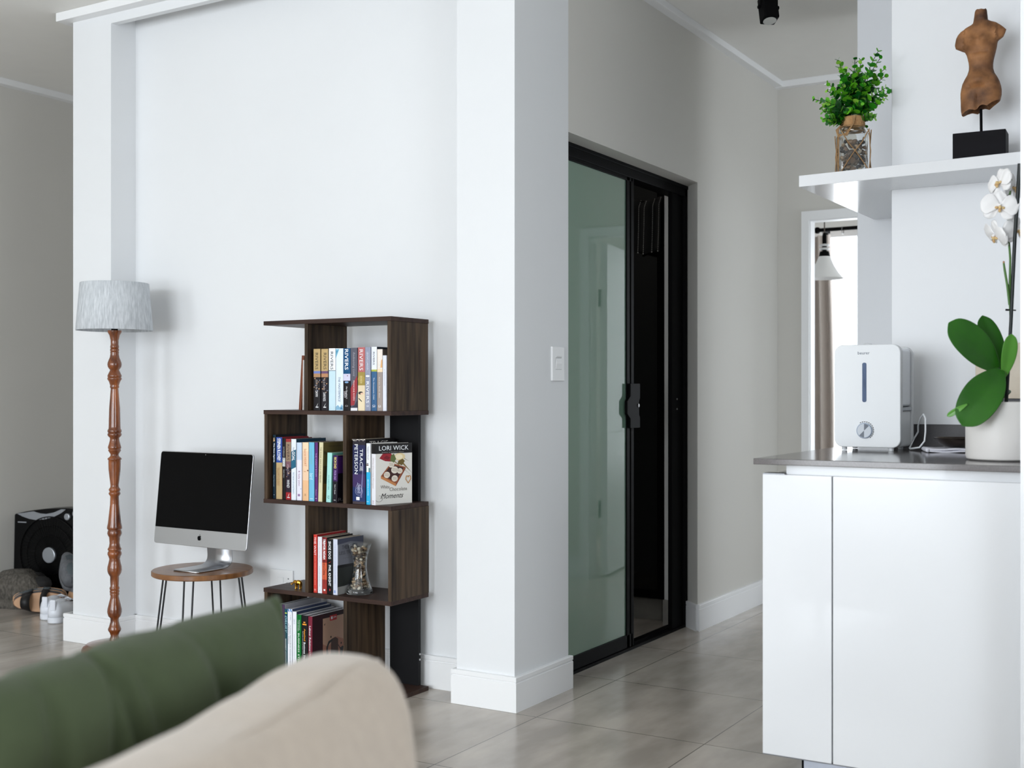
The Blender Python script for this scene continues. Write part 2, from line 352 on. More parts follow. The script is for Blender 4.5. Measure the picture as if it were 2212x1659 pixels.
# ---------------------------------------------------------------- ceiling spot
sp = thing('ceiling_spotlight', 'black square ceiling spotlight on a bracket above the hallway', 'ceiling light', (-1.60, 4.635, 0), YAW)
MB().box(-0.038, 0.038, -0.03, 0.03, CE-0.02, CE).build('ceiling_plate', black, sp, bevel=0.003)
TL = Matrix.Translation((0, 0, 2.625)) @ Matrix.Rotation(R(10), 4, 'Z') @ Matrix.Rotation(R(-16), 4, 'X')
MB().box(-0.031, 0.031, -0.031, 0.031, -0.055, 0.055, M=TL).build('housing', black, sp, bevel=0.006)
m = MB()
for s_ in (-1, 1): m.box(s_*0.036-0.0015, s_*0.036+0.0015, -0.008, 0.008, -0.005, 0.11, M=Matrix.Translation((0, 0, 2.63)) @ Matrix.Rotation(R(10), 4, 'Z'))
m.build('bracket', black, sp)
for s_ in (-1, 1): MB().lathe([(0.008, 0), (0.008, 0.006), (0.005, 0.008)], 12, M=Matrix.Translation((0, 0, 2.63)) @ Matrix.Rotation(R(10), 4, 'Z') @ frame((s_*0.037, 0, 0), (0, s_, 0), (0, 0, 1), (s_, 0, 0))).build('knob', black, sp)
MB().lathe([(0.0245, -0.0565), (0.0245, -0.055)], 24, M=TL).build('lens', mat('spot_glass', (185, 186, 182), 0.25), sp)
MB().tube([(0.025*cos(a*pi/12), 0.025*sin(a*pi/12), -0.056) for a in range(24)], 0.0015, 6, M=TL, closed=True).build('lens_ring', mat('lens_ring_grey', (170, 170, 168), 0.3), sp)
# ---------------------------------------------------------------- bookcase
def walnut(name, c1, c2, stretch):
    m = mat(name, c1, 0.45, scale=10, stretch=stretch, c2=c2, detail=7, spec=0.2)
    return m
wn_v = walnut('walnut_upright', (32, 24, 18), (86, 69, 53), (5, 5, 0.35))
wn_h = walnut('walnut_board', (46, 33, 29), (68, 50, 43), (0.5, 5, 5))
bkm = mat('black_backing_board', (15, 15, 17), 0.55, spec=0.2)
BX0, BX1, BY0, BY1 = -3.125, -2.529, 3.372, 3.600
bc = thing('bookcase', 'dark walnut zigzag bookcase with offset open compartments against the light wall', 'bookcase', (BX0, BY0, 0))
def bcbox(name, x0, x1, z0, z1, m, y0=BY0, y1=BY1): return MB().box(x0-BX0, x1-BX0, y0-BY0, y1-BY0, z0, z1).build(name, m, bc, bevel=0.0008)
TH = 0.0155
LV = [0.0, 0.342, 0.676, 1.009, 1.342]          # undersides of the boards
for z in LV: bcbox('shelf_board', BX0, BX1, z, z+TH, wn_h)
def upright(x, i): return bcbox('upright', x, x+TH, LV[i]+TH, LV[i+1], wn_v, BY0+0.001)
upright(-2.925, 3); upright(-2.5465, 3)
upright(-3.122, 2); upright(-2.745, 2)
upright(-2.922, 1); upright(-2.543, 1)
upright(-3.122, 0); upright(-2.743, 0)
for i in (0, 2): bcbox('backing_board', -2.694, -2.564, LV[i]+TH, LV[i+1], bkm, BY1-0.016, BY1)
m = MB()
for z in (0.11, 0.13): m.lathe([(0.004, 0), (0.004, 0.002)], 10, M=frame((-2.564-BX0, BY1-0.008-BY0, z), (0, 1, 0), (0, 0, 1), (1, 0, 0)))
m.build('screw_cap', mat('screw_zinc', (200, 200, 200)), bc)

# ---------------------------------------------------------------- books
paper = mat('book_paper', (206, 192, 172), 0.9, var=0.12, scale=3, stretch=(60, 1, 1))
paperw = mat('book_paper_white', (205, 205, 208), 0.9, var=0.1, scale=3, stretch=(60, 1, 1))
def cm(c):
    return mat('cover_%02x%02x%02x' % c, c, 0.4, spec=0.22)
def tm(c):
    return mat('ink_%02x%02x%02x' % c, c, 0.5)
def book(label, px0, px1, ytop, zb, Y=3.385, depth=0.14, bands=((1, (200, 200, 200)),), cover=None, titles=(), lean=0, rz=0, hard=False, cat='book', pap=None, back=None, shapes=(), covtit=(), nmark='', yb=None, group=None):
    x0, x1 = wx(px0, Y), wx(px1, Y); t = x1-x0; h = wz((px0+px1)/2, ytop, Y)-zb
    b = thing('paperback_book' if not hard else 'hardback_book', label, cat, (x0+t/2, Y, zb+0.0005), 0, group)
    b.rotation_euler = (0, lean, rz)
    ct = 0.0022 if hard else 0.0006; cols = [c for _, c in bands]; cov = cover or cols[0]; bk = back or cov
    ms = [cm(c) for c in cols]+[cm(cov), cm(bk)]; n = len(cols); m = MB(); X = t/2
    z = h
    zs = [h]
    for k, (fr, c) in enumerate(bands):
        z1 = h*(1-sum(f for f, _ in bands[:k+1])); z1 = max(z1, 0) if k < n-1 else 0
        # slightly rounded spine
        pts = [(-X, 0.0025), (-X+0.0008, 0.0006), (-X*0.5, 0), (X*0.5, 0), (X-0.0008, 0.0006), (X, 0.0025)]
        vs = [(x, y, z1) for x, y in pts]+[(x, y, z) for x, y in pts]+[(x*0.96, y+ct+0.001, z1) for x, y in pts]+[(x*0.96, y+ct+0.001, z) for x, y in pts]
        fs = [(i, i+1, i+7, i+6) for i in range(5)]+[(12+i+1, 12+i, 18+i, 18+i+1) for i in range(5)]
        fs += [(6+i, 7+i, 19+i, 18+i) for i in range(5)]+[(i+1, i, 12+i, 13+i) for i in range(5)]
        m.add(vs, fs, k); z = z1
    m.box(X-ct, X, 0.0022, depth, 0, h, n).box(-X, -X+ct, 0.0022, depth, 0, h, n+1)
    m.build('cover', ms, b)
    g = 0.003 if hard else 0.0008
    MB().box(-X+ct, X-ct, 0.004, depth-(0.004 if hard else 0.0012), g, h-g).build('pages', pap or paper, b)
    for s, zc, L_, hh, c, *o in titles:      # spine lettering, read from the top down; zc is the centre, as a share of the height
        o = o[0] if o else {}
        M = frame((o.get('x', 0)*t, -0.0003, h*zc), (0, 0, -1), (1, 0, 0), (0, -1, 0))
        if o.get('up'): M = frame((0, -0.0003, h*zc), (1, 0, 0), (0, 0, 1), (0, -1, 0)); text_mb(s, hh*t, L_*h, o.get('b', 0), M=M).build('title', tm(c), b); continue
        text_mb(s, L_*h, hh*t, o.get('b', 0), o.get('s', 0), M=M).build('title', tm(c), b)
    for si, (poly, c) in enumerate(shapes):                 # printed shapes on the spine: (u across, v up) polygons
        MB().add([(u*t-X, -0.0001-0.00003*si, v*h) for u, v in poly], [tuple(range(len(poly)))]).build('spine_print', tm(c), b)
    for s, u, v, L_, hh, c, *o in covtit:     # front cover lettering (u along the depth, v up)
        o = o[0] if o else {}
        text_mb(s, L_*depth, hh*h, o.get('b', 0), o.get('s', 0), M=frame((X+0.0002, u*depth, v*h), (0, 1, 0), (0, 0, 1), (1, 0, 0))).build('cover_lettering', tm(c), b)
    b['dims'] = (t, h, depth); del b['dims']
    return b, t, h
def cprint(b, t, h, depth, poly, c, lift=0.0003, name='cover_print'):
    MB().add([(t/2+lift, u*depth, v*h) for u, v in poly], [tuple(range(len(poly)))]).build(name, tm(c), b)
def disc(u, v, r, asp=1.0, n=14): return [(u+r*cos(2*pi*k/n), v+r*asp*sin(2*pi*k/n)) for k in range(n)]
def rc(u0, u1, v0, v1): return [(u0, v0), (u1, v0), (u1, v1), (u0, v1)]
W_, K_ = (238, 240, 243), (22, 20, 22)
tan, tan2 = (186, 160, 112), (178, 158, 126)
z3, z2, z1, z0 = LV[3]+TH, LV[2]+TH, LV[1]+TH, LV[0]+TH
G1 = 'paperbacks on the top shelf'
mott = lambda s: [([(0.1*((i*7+s) % 9), 0.52-0.028*i), (0.1*((i*7+s) % 9)+0.25, 0.53-0.028*i), (0.1*((i*7+s) % 9)+0.16, 0.505-0.028*i)], [(196, 150, 108), (112, 116, 140), (150, 120, 100)][i % 3]) for i in range(9)]
book('tan and black paperback at the left end of the top shelf row', 676.9, 691.6, 754, z3, bands=((.36, tan), (.04, (112, 130, 190)), (.06, (176, 136, 100)), (.54, (30, 28, 32))), cover=(28, 26, 28),
     titles=(('RIVERS', .80, .27, .42, (70, 60, 40)), ('Echo in the', .42, .16, .3, (180, 170, 165), {'s': .3}), ('DAWN', .27, .10, .38, W_, {'s': .2})), shapes=mott(1)+[([(.35, .045), (.75, .045), (.75, .06), (.35, .06)], W_), ([(.45, .065), (.52, .065), (.72, .12), (.62, .10)], W_)], group=G1)
book('tan and black paperback with a purple spot, second in the top shelf row', 693.5, 708.3, 754, z3, bands=((.36, tan), (.04, (104, 78, 110)), (.06, (180, 132, 98)), (.54, (34, 30, 36))), cover=(28, 26, 28),
     titles=(('RIVERS', .80, .27, .42, (70, 60, 40), {'x': .08}), ('As Sure as the', .42, .18, .3, (185, 175, 170), {'s': .3}), ('DARKNESS', .22, .14, .36, W_)), shapes=mott(4)+[([(.35, .045), (.75, .045), (.75, .06), (.35, .06)], W_), ([(.45, .065), (.52, .065), (.72, .12), (.62, .10)], W_)], group=G1)
book('paperback with a white top and pale aqua lower spine on the top shelf', 709.9, 724, 752.7, z3, bands=((.355, W_), (.008, (60, 90, 110)), (.637, (196, 222, 232))), cover=W_, titles=(('RIVERS', .80, .29, .40, (40, 44, 54)),), group=G1)
book('wide white paperback with light blue feathery corners on the top shelf', 725.2, 741, 753, z3, bands=((1, (222, 233, 243)),), cover=(210, 225, 238),
     titles=(('THE MASTERPIECE', .34, .40, .3, (70, 100, 130), {'s': .25}),), shapes=[([(0, .99), (.5, .99), (.2, .9), (0, .84)], (120, 180, 206)), ([(.05, .96), (.3, .97), (.12, .9)], (60, 130, 165)), ([(0, .01), (1, .01), (1, .07), (.8, .1), (.6, .05), (.3, .09), (0, .06)], (132, 178, 205)), ([(.6, .02), (.95, .02), (.75, .07)], (60, 120, 160))], group=G1)
book('dark blue and black paperback with large white lettering on the top shelf', 741.2, 756.3, 752.7, z3, bands=((.41, (20, 78, 122)), (.11, (206, 204, 226)), (.48, (24, 20, 22))), cover=(20, 60, 96),
     titles=(('RIVERS', .82, .33, .5, W_, {'b': .01}), ('Her Daughter\'s', .29, .2, .26, W_, {'s': .3}), ('DREAM', .26, .1, .3, (200, 195, 200), {'x': -.22}), ('CR', .075, .03, .4, (170, 165, 165))),
     shapes=[(disc(.5, .455, .28, .055), (120, 160, 200)), (disc(.62, .56, .08, .1), (120, 60, 90))], group=G1)
book('grey and crimson paperback leaning slightly on the top shelf', 757.6, 772, 751.5, z3, bands=((1, (92, 92, 104)),), cover=(66, 62, 76), lean=-0.008,
     titles=(('Redeeming Love', .74, .38, .4, (160, 158, 168), {'s': .35}), ('FRANCINE RIVERS', .32, .32, .24, (236, 200, 200))),
     shapes=[([(0, .08), (.55, .09), (.8, .25), (1, .32), (1, .56), (.7, .5), (.3, .42), (0, .36)], (150, 40, 50)), (rc(0, 1, .0, .045), (230, 230, 234)), ([(0, .05), (1, .05), (1, .17), (.6, .09)], (44, 42, 60))], group=G1)
book('pink topped paperback with a gold medallion and a woman on its spine', 772.8, 788, 750.5, z3, bands=((.39, (184, 104, 104)), (.21, (160, 140, 72)), (.40, (226, 208, 176))), cover=(200, 180, 150),
     titles=(('RIVERS', .80, .33, .5, W_), ('HER MOTHER\'S HOPE', .49, .12, .3, (226, 214, 160))),
     shapes=[(disc(.5, .50, .5, .11, 20), (170, 146, 70)), (disc(.42, .28, .34, .07), (38, 32, 30)), (disc(.62, .27, .26, .055), (226, 190, 164)), ([(.1, .0), (.95, .0), (.9, .13), (.6, .19), (.25, .2), (.1, .14)], (232, 216, 182)), ([(.1, .19), (.2, .2), (.62, .15), (.55, .14)], (30, 28, 30))], group=G1)
book('grey blue paperback with a white oval emblem on the top shelf', 788.2, 800.3, 750, z3, bands=((1, (146, 152, 172)),), cover=(140, 146, 160),
     titles=(('LEOTA\'S GARDEN', .78, .28, .3, (214, 218, 228)), ('RIVERS', .29, .34, .5, W_), ('CR', .075, .03, .4, W_)), shapes=[(disc(.5, .545, .36, .042), W_), (disc(.55, .55, .1, .02), (110, 116, 140))], group=G1)
book('white and steel blue paperback with a thin lime band on the top shelf', 801.7, 813.6, 749.5, z3, bands=((.355, (226, 230, 238)), (.03, (172, 178, 70)), (.615, (58, 98, 138))), cover=(40, 50, 64),
     titles=(('RIVERS', .82, .20, .3, (40, 50, 66)), ('The Atonement Child', .35, .34, .22, (226, 232, 240)), ('CR', .075, .04, .5, W_)), group=G1)
book('cream and taupe paperback with faded lettering on the top shelf', 814.2, 825.8, 754.6, z3, bands=((.32, (232, 222, 212)), (.05, (236, 212, 178)), (.63, (158, 146, 140))), cover=(120, 110, 104),
     titles=(('RIVERS', .82, .22, .34, (240, 236, 230)), ('And the Shofar Blew', .38, .34, .22, (214, 206, 200)), ('CR', .075, .04, .5, W_)), shapes=[([(.65, .7), (1, .7), (1, .84), (.8, .82)], (226, 172, 112))], group=G1)
book('short white paperback at the right end of the top shelf row', 826.4, 834.8, 768, z3, bands=((1, (226, 229, 240)),), cover=(226, 226, 232), titles=(('by Wanda Brunstetter', .6, .3, .2, (130, 134, 150)),), group=G1)
for x_, L_, c_, dz in ((0, 'brown book leaning on the outer side of the top compartment', (118, 66, 44), 0), (1, 'thin white booklet behind the brown book beside the top compartment', (232, 230, 228), 0)):
    b, t, h = book(L_, 646 if x_ == 0 else 654.5, 651.5 if x_ == 0 else 657, 768 if x_ == 0 else 778, z3, Y=3.45 if x_ == 0 else 3.44, depth=0.12, bands=((1, c_),), lean=0.075 if x_ == 0 else 0.01)
    b.location.x += -0.003 if x_ == 0 else -0.0035

G2 = 'books in the left bay of the second shelf'
zz = z2
teal = (12, 36, 50)
book('dark teal paperback at the left end of the second shelf', 589, 595, 939.5, zz, Y=3.392, depth=.17, bands=((1, teal),), cover=(16, 26, 32),
     titles=(('HR', .92, .06, .6, (230, 190, 140), {'b': .02}), ('The New Agenda', .72, .30, .6, W_, {'b': .01}), ('Paul Norman', .28, .18, .45, (130, 150, 160))), shapes=[(disc(.5, .06, .2, .008), W_)], group=G2)
b, t, h = book('blue and tan hardback with bold white name on the second shelf', 596.2, 609, 944.7, zz, Y=3.388, depth=.15, hard=True, bands=((.41, (42, 74, 150)), (.59, (184, 160, 118))), cover=(140, 40, 50),
     titles=(('STEPHEN R.COVEY', .80, .36, .55, W_, {'b': .03}), ('THE 7 HABITS OF HIGHLY', .36, .3, .28, (150, 110, 70)), ('EFFECTIVE PEOPLE', .36, .28, .24, (160, 120, 80), {'x': -.25})), group=G2)
book('slim black paperback beside the blue and tan hardback', 609.8, 616.6, 947, zz, Y=3.388, depth=.15, bands=((1, (20, 18, 20)),), cover=(130, 30, 44), titles=(('ROTHERHAM', .78, .16, .4, (170, 170, 170)), ('BIGGER', .61, .13, .7, (20, 18, 20)), ('FREE FALL', .42, .14, .4, (150, 150, 150))),
     shapes=[(rc(.1, .9, .54, .68), W_)], group=G2)
book('brown paperback with red ends on the second shelf', 617, 628.3, 948.4, zz, Y=3.386, depth=.14, bands=((.05, (150, 50, 52)), (.32, (150, 128, 106)), (.10, (120, 86, 96)), (.41, (40, 30, 44)), (.12, (156, 38, 44))), cover=(60, 50, 60),
     titles=(('RIVERS', .78, .26, .5, (70, 44, 44)), ('A Voice in the', .5, .16, .3, (210, 190, 196), {'s': .3}), ('WIND', .26, .13, .5, W_, {'s': .3})), shapes=mott(2)[:6]+[([(.3, .03), (.8, .03), (.8, .042), (.3, .042)], W_), ([(.45, .05), (.52, .05), (.72, .10), (.62, .09)], W_)], group=G2)
b, t, h = book('white and teal paperback with a slanted teal band on the second shelf', 628.8, 639.2, 948.8, zz, Y=3.384, depth=.17, bands=((1, (226, 232, 240)),), cover=(20, 60, 84),
     titles=(('GOAL', .72, .15, .6, W_, {'b': .02}), ('THE', .84, .06, .3, (90, 110, 130)), ('THE THEORY OF CONSTRAINTS', .28, .36, .3, (90, 130, 160))), shapes=[([(0, .50), (1, .54), (1, .83), (0, .79)], (14, 92, 122))], group=G2)
book('white paperback with a pale blue top and purple lettering', 640.4, 651.5, 956.3, zz, Y=3.384, depth=.15, bands=((.3, (196, 212, 232)), (.7, (228, 226, 238))), cover=(180, 190, 206), titles=(('B Sally John', .38, .26, .4, (140, 70, 120)),), shapes=[(rc(.25, .7, .07, .11), (150, 120, 160)), (disc(.85, .2, .12, .05), (120, 150, 190))], group=G2)
book('apricot paperback in the middle of the second shelf row', 653, 666, 956, zz, Y=3.384, depth=.15, bands=((.15, (240, 214, 180)), (.5, (236, 202, 170)), (.35, (232, 186, 142))), cover=(220, 180, 140),
     titles=(('Secret HEART', .74, .3, .34, (206, 130, 80)), ('H', .1, .03, .3, (120, 90, 60))), shapes=[(disc(.42, .5, .2, .028), (176, 130, 70)), (disc(.42, .5, .11, .015), (236, 202, 170)), (disc(.9, .52, .12, .1), (120, 76, 54))], group=G2)
book('light blue paperback with a navy cover on the second shelf', 667, 678.5, 955.8, zz, Y=3.384, depth=.15, bands=((1, (112, 184, 216)),), cover=(20, 56, 92), titles=(('DAYS OF GRACE', .76, .26, .24, (130, 190, 170)), ('bird', .42, .1, .6, (206, 232, 244))), shapes=[(disc(.5, .04, .3, .018), W_), (disc(.5, .04, .14, .01), (112, 184, 216))], group=G2)
book('purple paperback on the second shelf', 679.8, 686, 956, zz, Y=3.384, depth=.14, bands=((1, (92, 44, 112)),), cover=(50, 40, 30), titles=(('THE VARIETY ROOM', .62, .4, .45, (196, 160, 210)), ('Florence', .15, .1, .3, (200, 180, 210))), shapes=[(disc(.5, .05, .3, .01), W_)], group=G2)
b, t, h = book('cream paperback leaning in front of an olive cover on the second shelf', 688.2, 696.8, 955.8, zz, Y=3.384, depth=.15, lean=0.024, bands=((1, (214, 206, 168)),), cover=(104, 92, 54), titles=(('THE MONK WHO SOLD HIS FERRARI', .62, .6, .4, (130, 118, 80)),),
     covtit=(('Robin Sharma', .42, .82, .74, .06, (38, 30, 16)), ('THE GREATNESS', .45, .93, .5, .02, (40, 34, 20))), group=G2)
b.location.x -= 0.003
cprint(b, t, h, .15, rc(.02, .4, .2, .6), (70, 56, 28)); cprint(b, t, h, .15, rc(.05, .5, .03, .3), (128, 90, 40), .0004)
book('short mint green paperback leaning on the second shelf', 704, 714, 978, zz, Y=3.384, depth=.14, lean=0.035, bands=((1, (166, 220, 214)),), cover=(120, 190, 176), titles=(('WHO MOVED MY CHEESE', .4, .3, .18, (60, 110, 130)), ('TCF', .1, .07, .4, (40, 70, 90), {'s': .3})), group=G2)
b, t, h = book('short dark purple paperback leaning against the middle upright', 717.8, 728, 984, zz, Y=3.384, depth=.13, lean=0.022, bands=((.55, (58, 28, 84)), (.45, (24, 20, 30))), cover=(26, 22, 30), titles=(('RICH DAD', .84, .24, .5, (236, 214, 120), {'b': .02}), ('POOR DAD', .58, .2, .45, (170, 140, 200), {'b': .02}), ('Robert T. Kiyosaki', .28, .2, .3, W_)), shapes=[(disc(.5, .05, .25, .016), W_)], covtit=(('Rich', .3, .06, .5, .07, (120, 120, 124)),), group=G2)
cprint(b, t, h, .13, rc(.0, .95, .62, .98), (70, 30, 104)); cprint(b, t, h, .13, disc(.75, .68, .2, .9), (190, 120, 80), .0005); cprint(b, t, h, .13, [(.2, .05), (.98, .05), (.98, .5), (.6, .56), (.3, .4)], (14, 14, 16), .0004)

G3 = 'books in the right bay of the second shelf'
b, t, h = book('thick worn navy paperback with two lines of lettering by the middle upright', 761.3, 789, 949, zz, Y=3.382, depth=.175, bands=((.09, (40, 36, 44)), (.45, (34, 38, 76)), (.2, (62, 46, 92)), (.22, (34, 50, 96)), (.04, (70, 60, 66))), cover=(20, 18, 20), back=(24, 24, 34),
     titles=(('TRACIE', .68, .34, .24, W_, {'x': .2}), ('PETERSON', .69, .46, .26, W_, {'x': -.2}), ('Desert', .28, .1, .2, (196, 200, 230), {'x': .1, 's': .3, 'up': 1}), ('Roses', .22, .1, .2, (196, 200, 230), {'x': -.1, 's': .3, 'up': 1})),
     shapes=[([(.62, .1), (.75, .1), (.86, .6), (.80, .6)], (108, 106, 150)), (rc(.3, .56, .06, .11), W_)], covtit=(('TRACIE', .45, .93, .62, .075, (206, 200, 196)),), group=G3)
m = MB(); random.seed(3)
for k in range(9): a = random.random(); m.add([(t*(a-.5)-.003, -.0006, h-.0005), (t*(a-.5)+.003, -.0006, h-.0005), (t*(a-.5)+random.uniform(-.002, .002), -.0006, h-random.uniform(.003, .010))], [(0, 1, 2)])
m.add([(-t/2, -.0006, h), (t/2, -.0006, h), (t/2, -.0006, h-.003), (-t/2, -.0006, h-.003)], [(0, 1, 2, 3)]); m.build('worn_edge', tm((214, 206, 200)), b)
m = MB(); m.tube([(t*.22*cos(a/24*2*pi)-.0, -.0006, h*.235+.018*sin(a/24*2*pi)) for a in range(24)], .0004, 4, closed=True).tube([(t*.28*cos(a/24*2*pi)+.001, -.0006, h*.195+.014*sin(a/24*2*pi)) for a in range(24)], .0004, 4, closed=True)
m.build('spine_flourish', tm((196, 200, 230)), b)
b, t, h = book('slim white and sky blue paperback with a portrait on its spine', 790.8, 799.6, 958, zz, Y=3.380, depth=.16, bands=((.47, (230, 233, 240)), (.53, (44, 170, 218))), cover=(232, 232, 232),
     titles=(('THABANG MOLEFI', .84, .22, .3, (80, 84, 96)), ('BECOMING A MOVE', .28, .26, .34, (180, 226, 244), {'b': .01})), shapes=[(rc(.0, 1, .53, .6), (90, 130, 130)), (rc(.15, .6, .53, .6), W_), (disc(.35, .645, .3, .04), (96, 66, 52)), (disc(.35, .67, .3, .022), (26, 22, 22)), (disc(.4, .05, .25, .014), W_)], group=G3)
b, t, h = book('white paperback facing outward, with roses and a box of chocolates on its cover', 800.6, 812, 959, zz, Y=3.378, depth=.162, bands=((.165, K_), (.835, (230, 230, 236))), cover=(222, 220, 214), rz=-0.30,
     titles=(('White Chocolate Moments', .52, .5, .3, (176, 150, 150), {'s': .2}), ('H', .05, .04, .4, (150, 90, 130))), group=G3)
b.location.x += 0.0
D_ = .162
def cp_(poly, c, l=.0003): cprint(b, t, h, D_, poly, c, l)
cp_(rc(0, 1, .835, 1), K_)
cp_([(.11, .76), (.2, .835), (.42, .835), (.5, .77), (.42, .70), (.27, .71)], (146, 30, 42), .0004); cp_([(.22, .76), (.3, .80), (.4, .77), (.34, .73)], (110, 18, 30), .0005)
cp_(disc(.66, .775, .15, .42), (226, 206, 160), .0004); cp_(disc(.64, .775, .10, .42), (238, 226, 196), .0005)
cp_([(.42, .80), (.5, .83), (.56, .74), (.5, .68), (.4, .71)], (92, 106, 60), .0006); cp_([(.62, .71), (.74, .74), (.80, .70), (.72, .63), (.6, .66)], (104, 86, 38), .0006)
for q in ([(.72, .66), (.98, .51), (1.0, .49), (.74, .69)], [(.5, .70), (.96, .47), (.98, .455), (.5, .72)], [(.78, .74), (.92, .69), (.91, .695), (.78, .75)]): cp_(q, (132, 106, 52), .0005)
cp_([(.15, .47), (.15, .43), (.55, .29), (.56, .33)], (196, 132, 80), .0005); cp_([(.56, .33), (.55, .29), (.82, .57), (.82, .60)], (120, 60, 40), .0005)
cp_([(.15, .47), (.42, .68), (.82, .60), (.56, .33)], (150, 84, 52), .0006); cp_([(.2, .475), (.43, .655), (.77, .59), (.55, .36)], (60, 30, 28), .0007)
for u, v, r in ((.31, .485, .085), (.52, .42, .085), (.52, .56, .095), (.66, .54, .075), (.43, .65, .08)):
    cp_(disc(u, v, r, .62), (226, 218, 204), .0008)
    for k in (-1, 0, 1): cp_([(u-r*.7, v+k*.018+.012), (u+r*.7, v+k*.018-.004), (u+r*.7, v+k*.018-.008), (u-r*.7, v+k*.018+.008)], (110, 76, 60), .0009)
M_ = MB(); hp_ = [(.82, .40), (.84, .45), (.88, .45), (.89, .43), (.91, .455), (.95, .45), (.96, .40), (.89, .33)]
M_.tube([(t/2+.001, u*D_, v*h) for u, v in hp_], .0016, 6, closed=True); M_.build('cover_print', tm((176, 120, 50)), b)
for s, u, v, L_, hh, c, o in (('LORI WICK', .5, .925, .8, .075, W_, {'b': .0}), ("Author of Sophie's Heart", .47, .855, .6, .022, (176, 172, 168), {}), ('White', .26, .29, .24, .055, (104, 98, 92), {}), ('Chocolate', .62, .245, .48, .06, (104, 98, 92), {}), ('Moments', .45, .14, .62, .085, (40, 38, 38), {'s': .45})):
    text_mb(s, L_*D_, hh*h, o.get('b', 0), o.get('s', 0), M=frame((t/2+.0006, u*D_, v*h), (0, 1, 0), (0, 0, 1), (1, 0, 0))).build('cover_lettering', tm(c), b)
M_ = MB().tube([(t/2+.0006, D_*(.10+.09*sin(a*.33)), h*(.10+.05*cos(a*.33)-.0+.0)) for a in range(14)], .0005, 4); M_.build('cover_lettering', tm((40, 38, 38)), b)

G4 = 'books on the third shelf'
zz = z1
book('red paperback with white lettering at the left end of the third shelf', 677, 684.5, 1155, zz, Y=3.384, depth=.165, bands=((1, (204, 62, 52)),), cover=(150, 28, 32),
     titles=(('THE WAIT', .80, .32, .55, W_), ('DEVON FRANKLIN & MEAGAN GOOD', .38, .5, .22, (240, 180, 160)), ('H', .05, .04, .4, (240, 200, 190), {'up': 1})), covtit=(('NEW YORK TIMES BESTSELLER', .5, .955, .85, .022, (230, 190, 180)),), group=G4)
book('thin white paperback between the two red toned books on the third shelf', 686, 695.2, 1160, zz, Y=3.384, depth=.16, bands=((1, (228, 226, 232)),), cover=(30, 28, 30), titles=(('WHAT YOU ARE HERE FOR', .74, .38, .22, (214, 160, 170)), ('PURPOSE DRIVEN LIFE', .3, .36, .2, (160, 166, 186))), shapes=[([(.4, .03), (.7, .06), (.5, .05)], (40, 40, 50))], group=G4)
book('orange red paperback with condensed white lettering on the third shelf', 695.6, 705.6, 1161, zz, Y=3.384, depth=.15, bands=((.08, (120, 36, 38)), (.37, (150, 46, 42)), (.3, (208, 96, 64)), (.25, (150, 50, 44))), cover=(24, 22, 24),
     titles=(('TREVOR NOAH', .79, .36, .5, W_, {'b': .04}), ('Born a Crime', .46, .26, .5, (50, 20, 20), {'s': .2, 'b': .01}), ('AND OTHER STORIES', .24, .14, .2, (90, 40, 36))), shapes=[(rc(.35, .7, .05, .08), W_), (disc(.5, .06, .2, .02), W_)], group=G4)
book('black paperback with white lettering and a red tick on the third shelf', 706, 718.6, 1165, zz, Y=3.384, depth=.15, bands=((1, (16, 14, 16)),), cover=(16, 14, 16),
     titles=(('SHOE DOG', .80, .32, .42, W_, {'b': .02}), ('PHIL KNIGHT', .34, .38, .42, W_, {'b': .02})), shapes=[([(.3, .565), (.42, .565), (.72, .60), (.66, .585), (.42, .578)], (226, 60, 60)), (rc(.42, .62, .06, .1), (150, 30, 40))], group=G4)
b, t, h = book('pale lavender spined paperback with a grey landscape cover beside the pebble vase', 719.2, 729, 1165, zz, Y=3.384, depth=.15, bands=((1, (206, 210, 226)),), cover=(118, 120, 130),
     titles=(('THE ROAD LESS TRAVELLED', .66, .5, .3, (176, 182, 206)), ('M. SCOTT PECK', .3, .2, .26, (150, 156, 186))), shapes=[(rc(.2, .6, .03, .08), (140, 160, 210))],
     covtit=(('THE ROAD', .42, .84, .5, .07, (52, 54, 64)), ('LESS TRAVELLED', .52, .74, .9, .06, (52, 54, 64)), ('A new psychology of love,', .5, .64, .6, .018, (80, 80, 90))), group=G4)
cprint(b, t, h, .15, [(0, .9), (.5, .93), (1, .88), (1, 1), (0, 1)], (64, 68, 88)); cprint(b, t, h, .15, [(0, .12), (1, .2), (1, .50), (.6, .52), (.3, .49), (0, .51)], (40, 44, 42)); cprint(b, t, h, .15, [(0, .48), (1, .47), (1, .52), (0, .53)], (20, 20, 22), .0004); cprint(b, t, h, .15, rc(0, 1, 0, .14), (142, 142, 140), .0005)

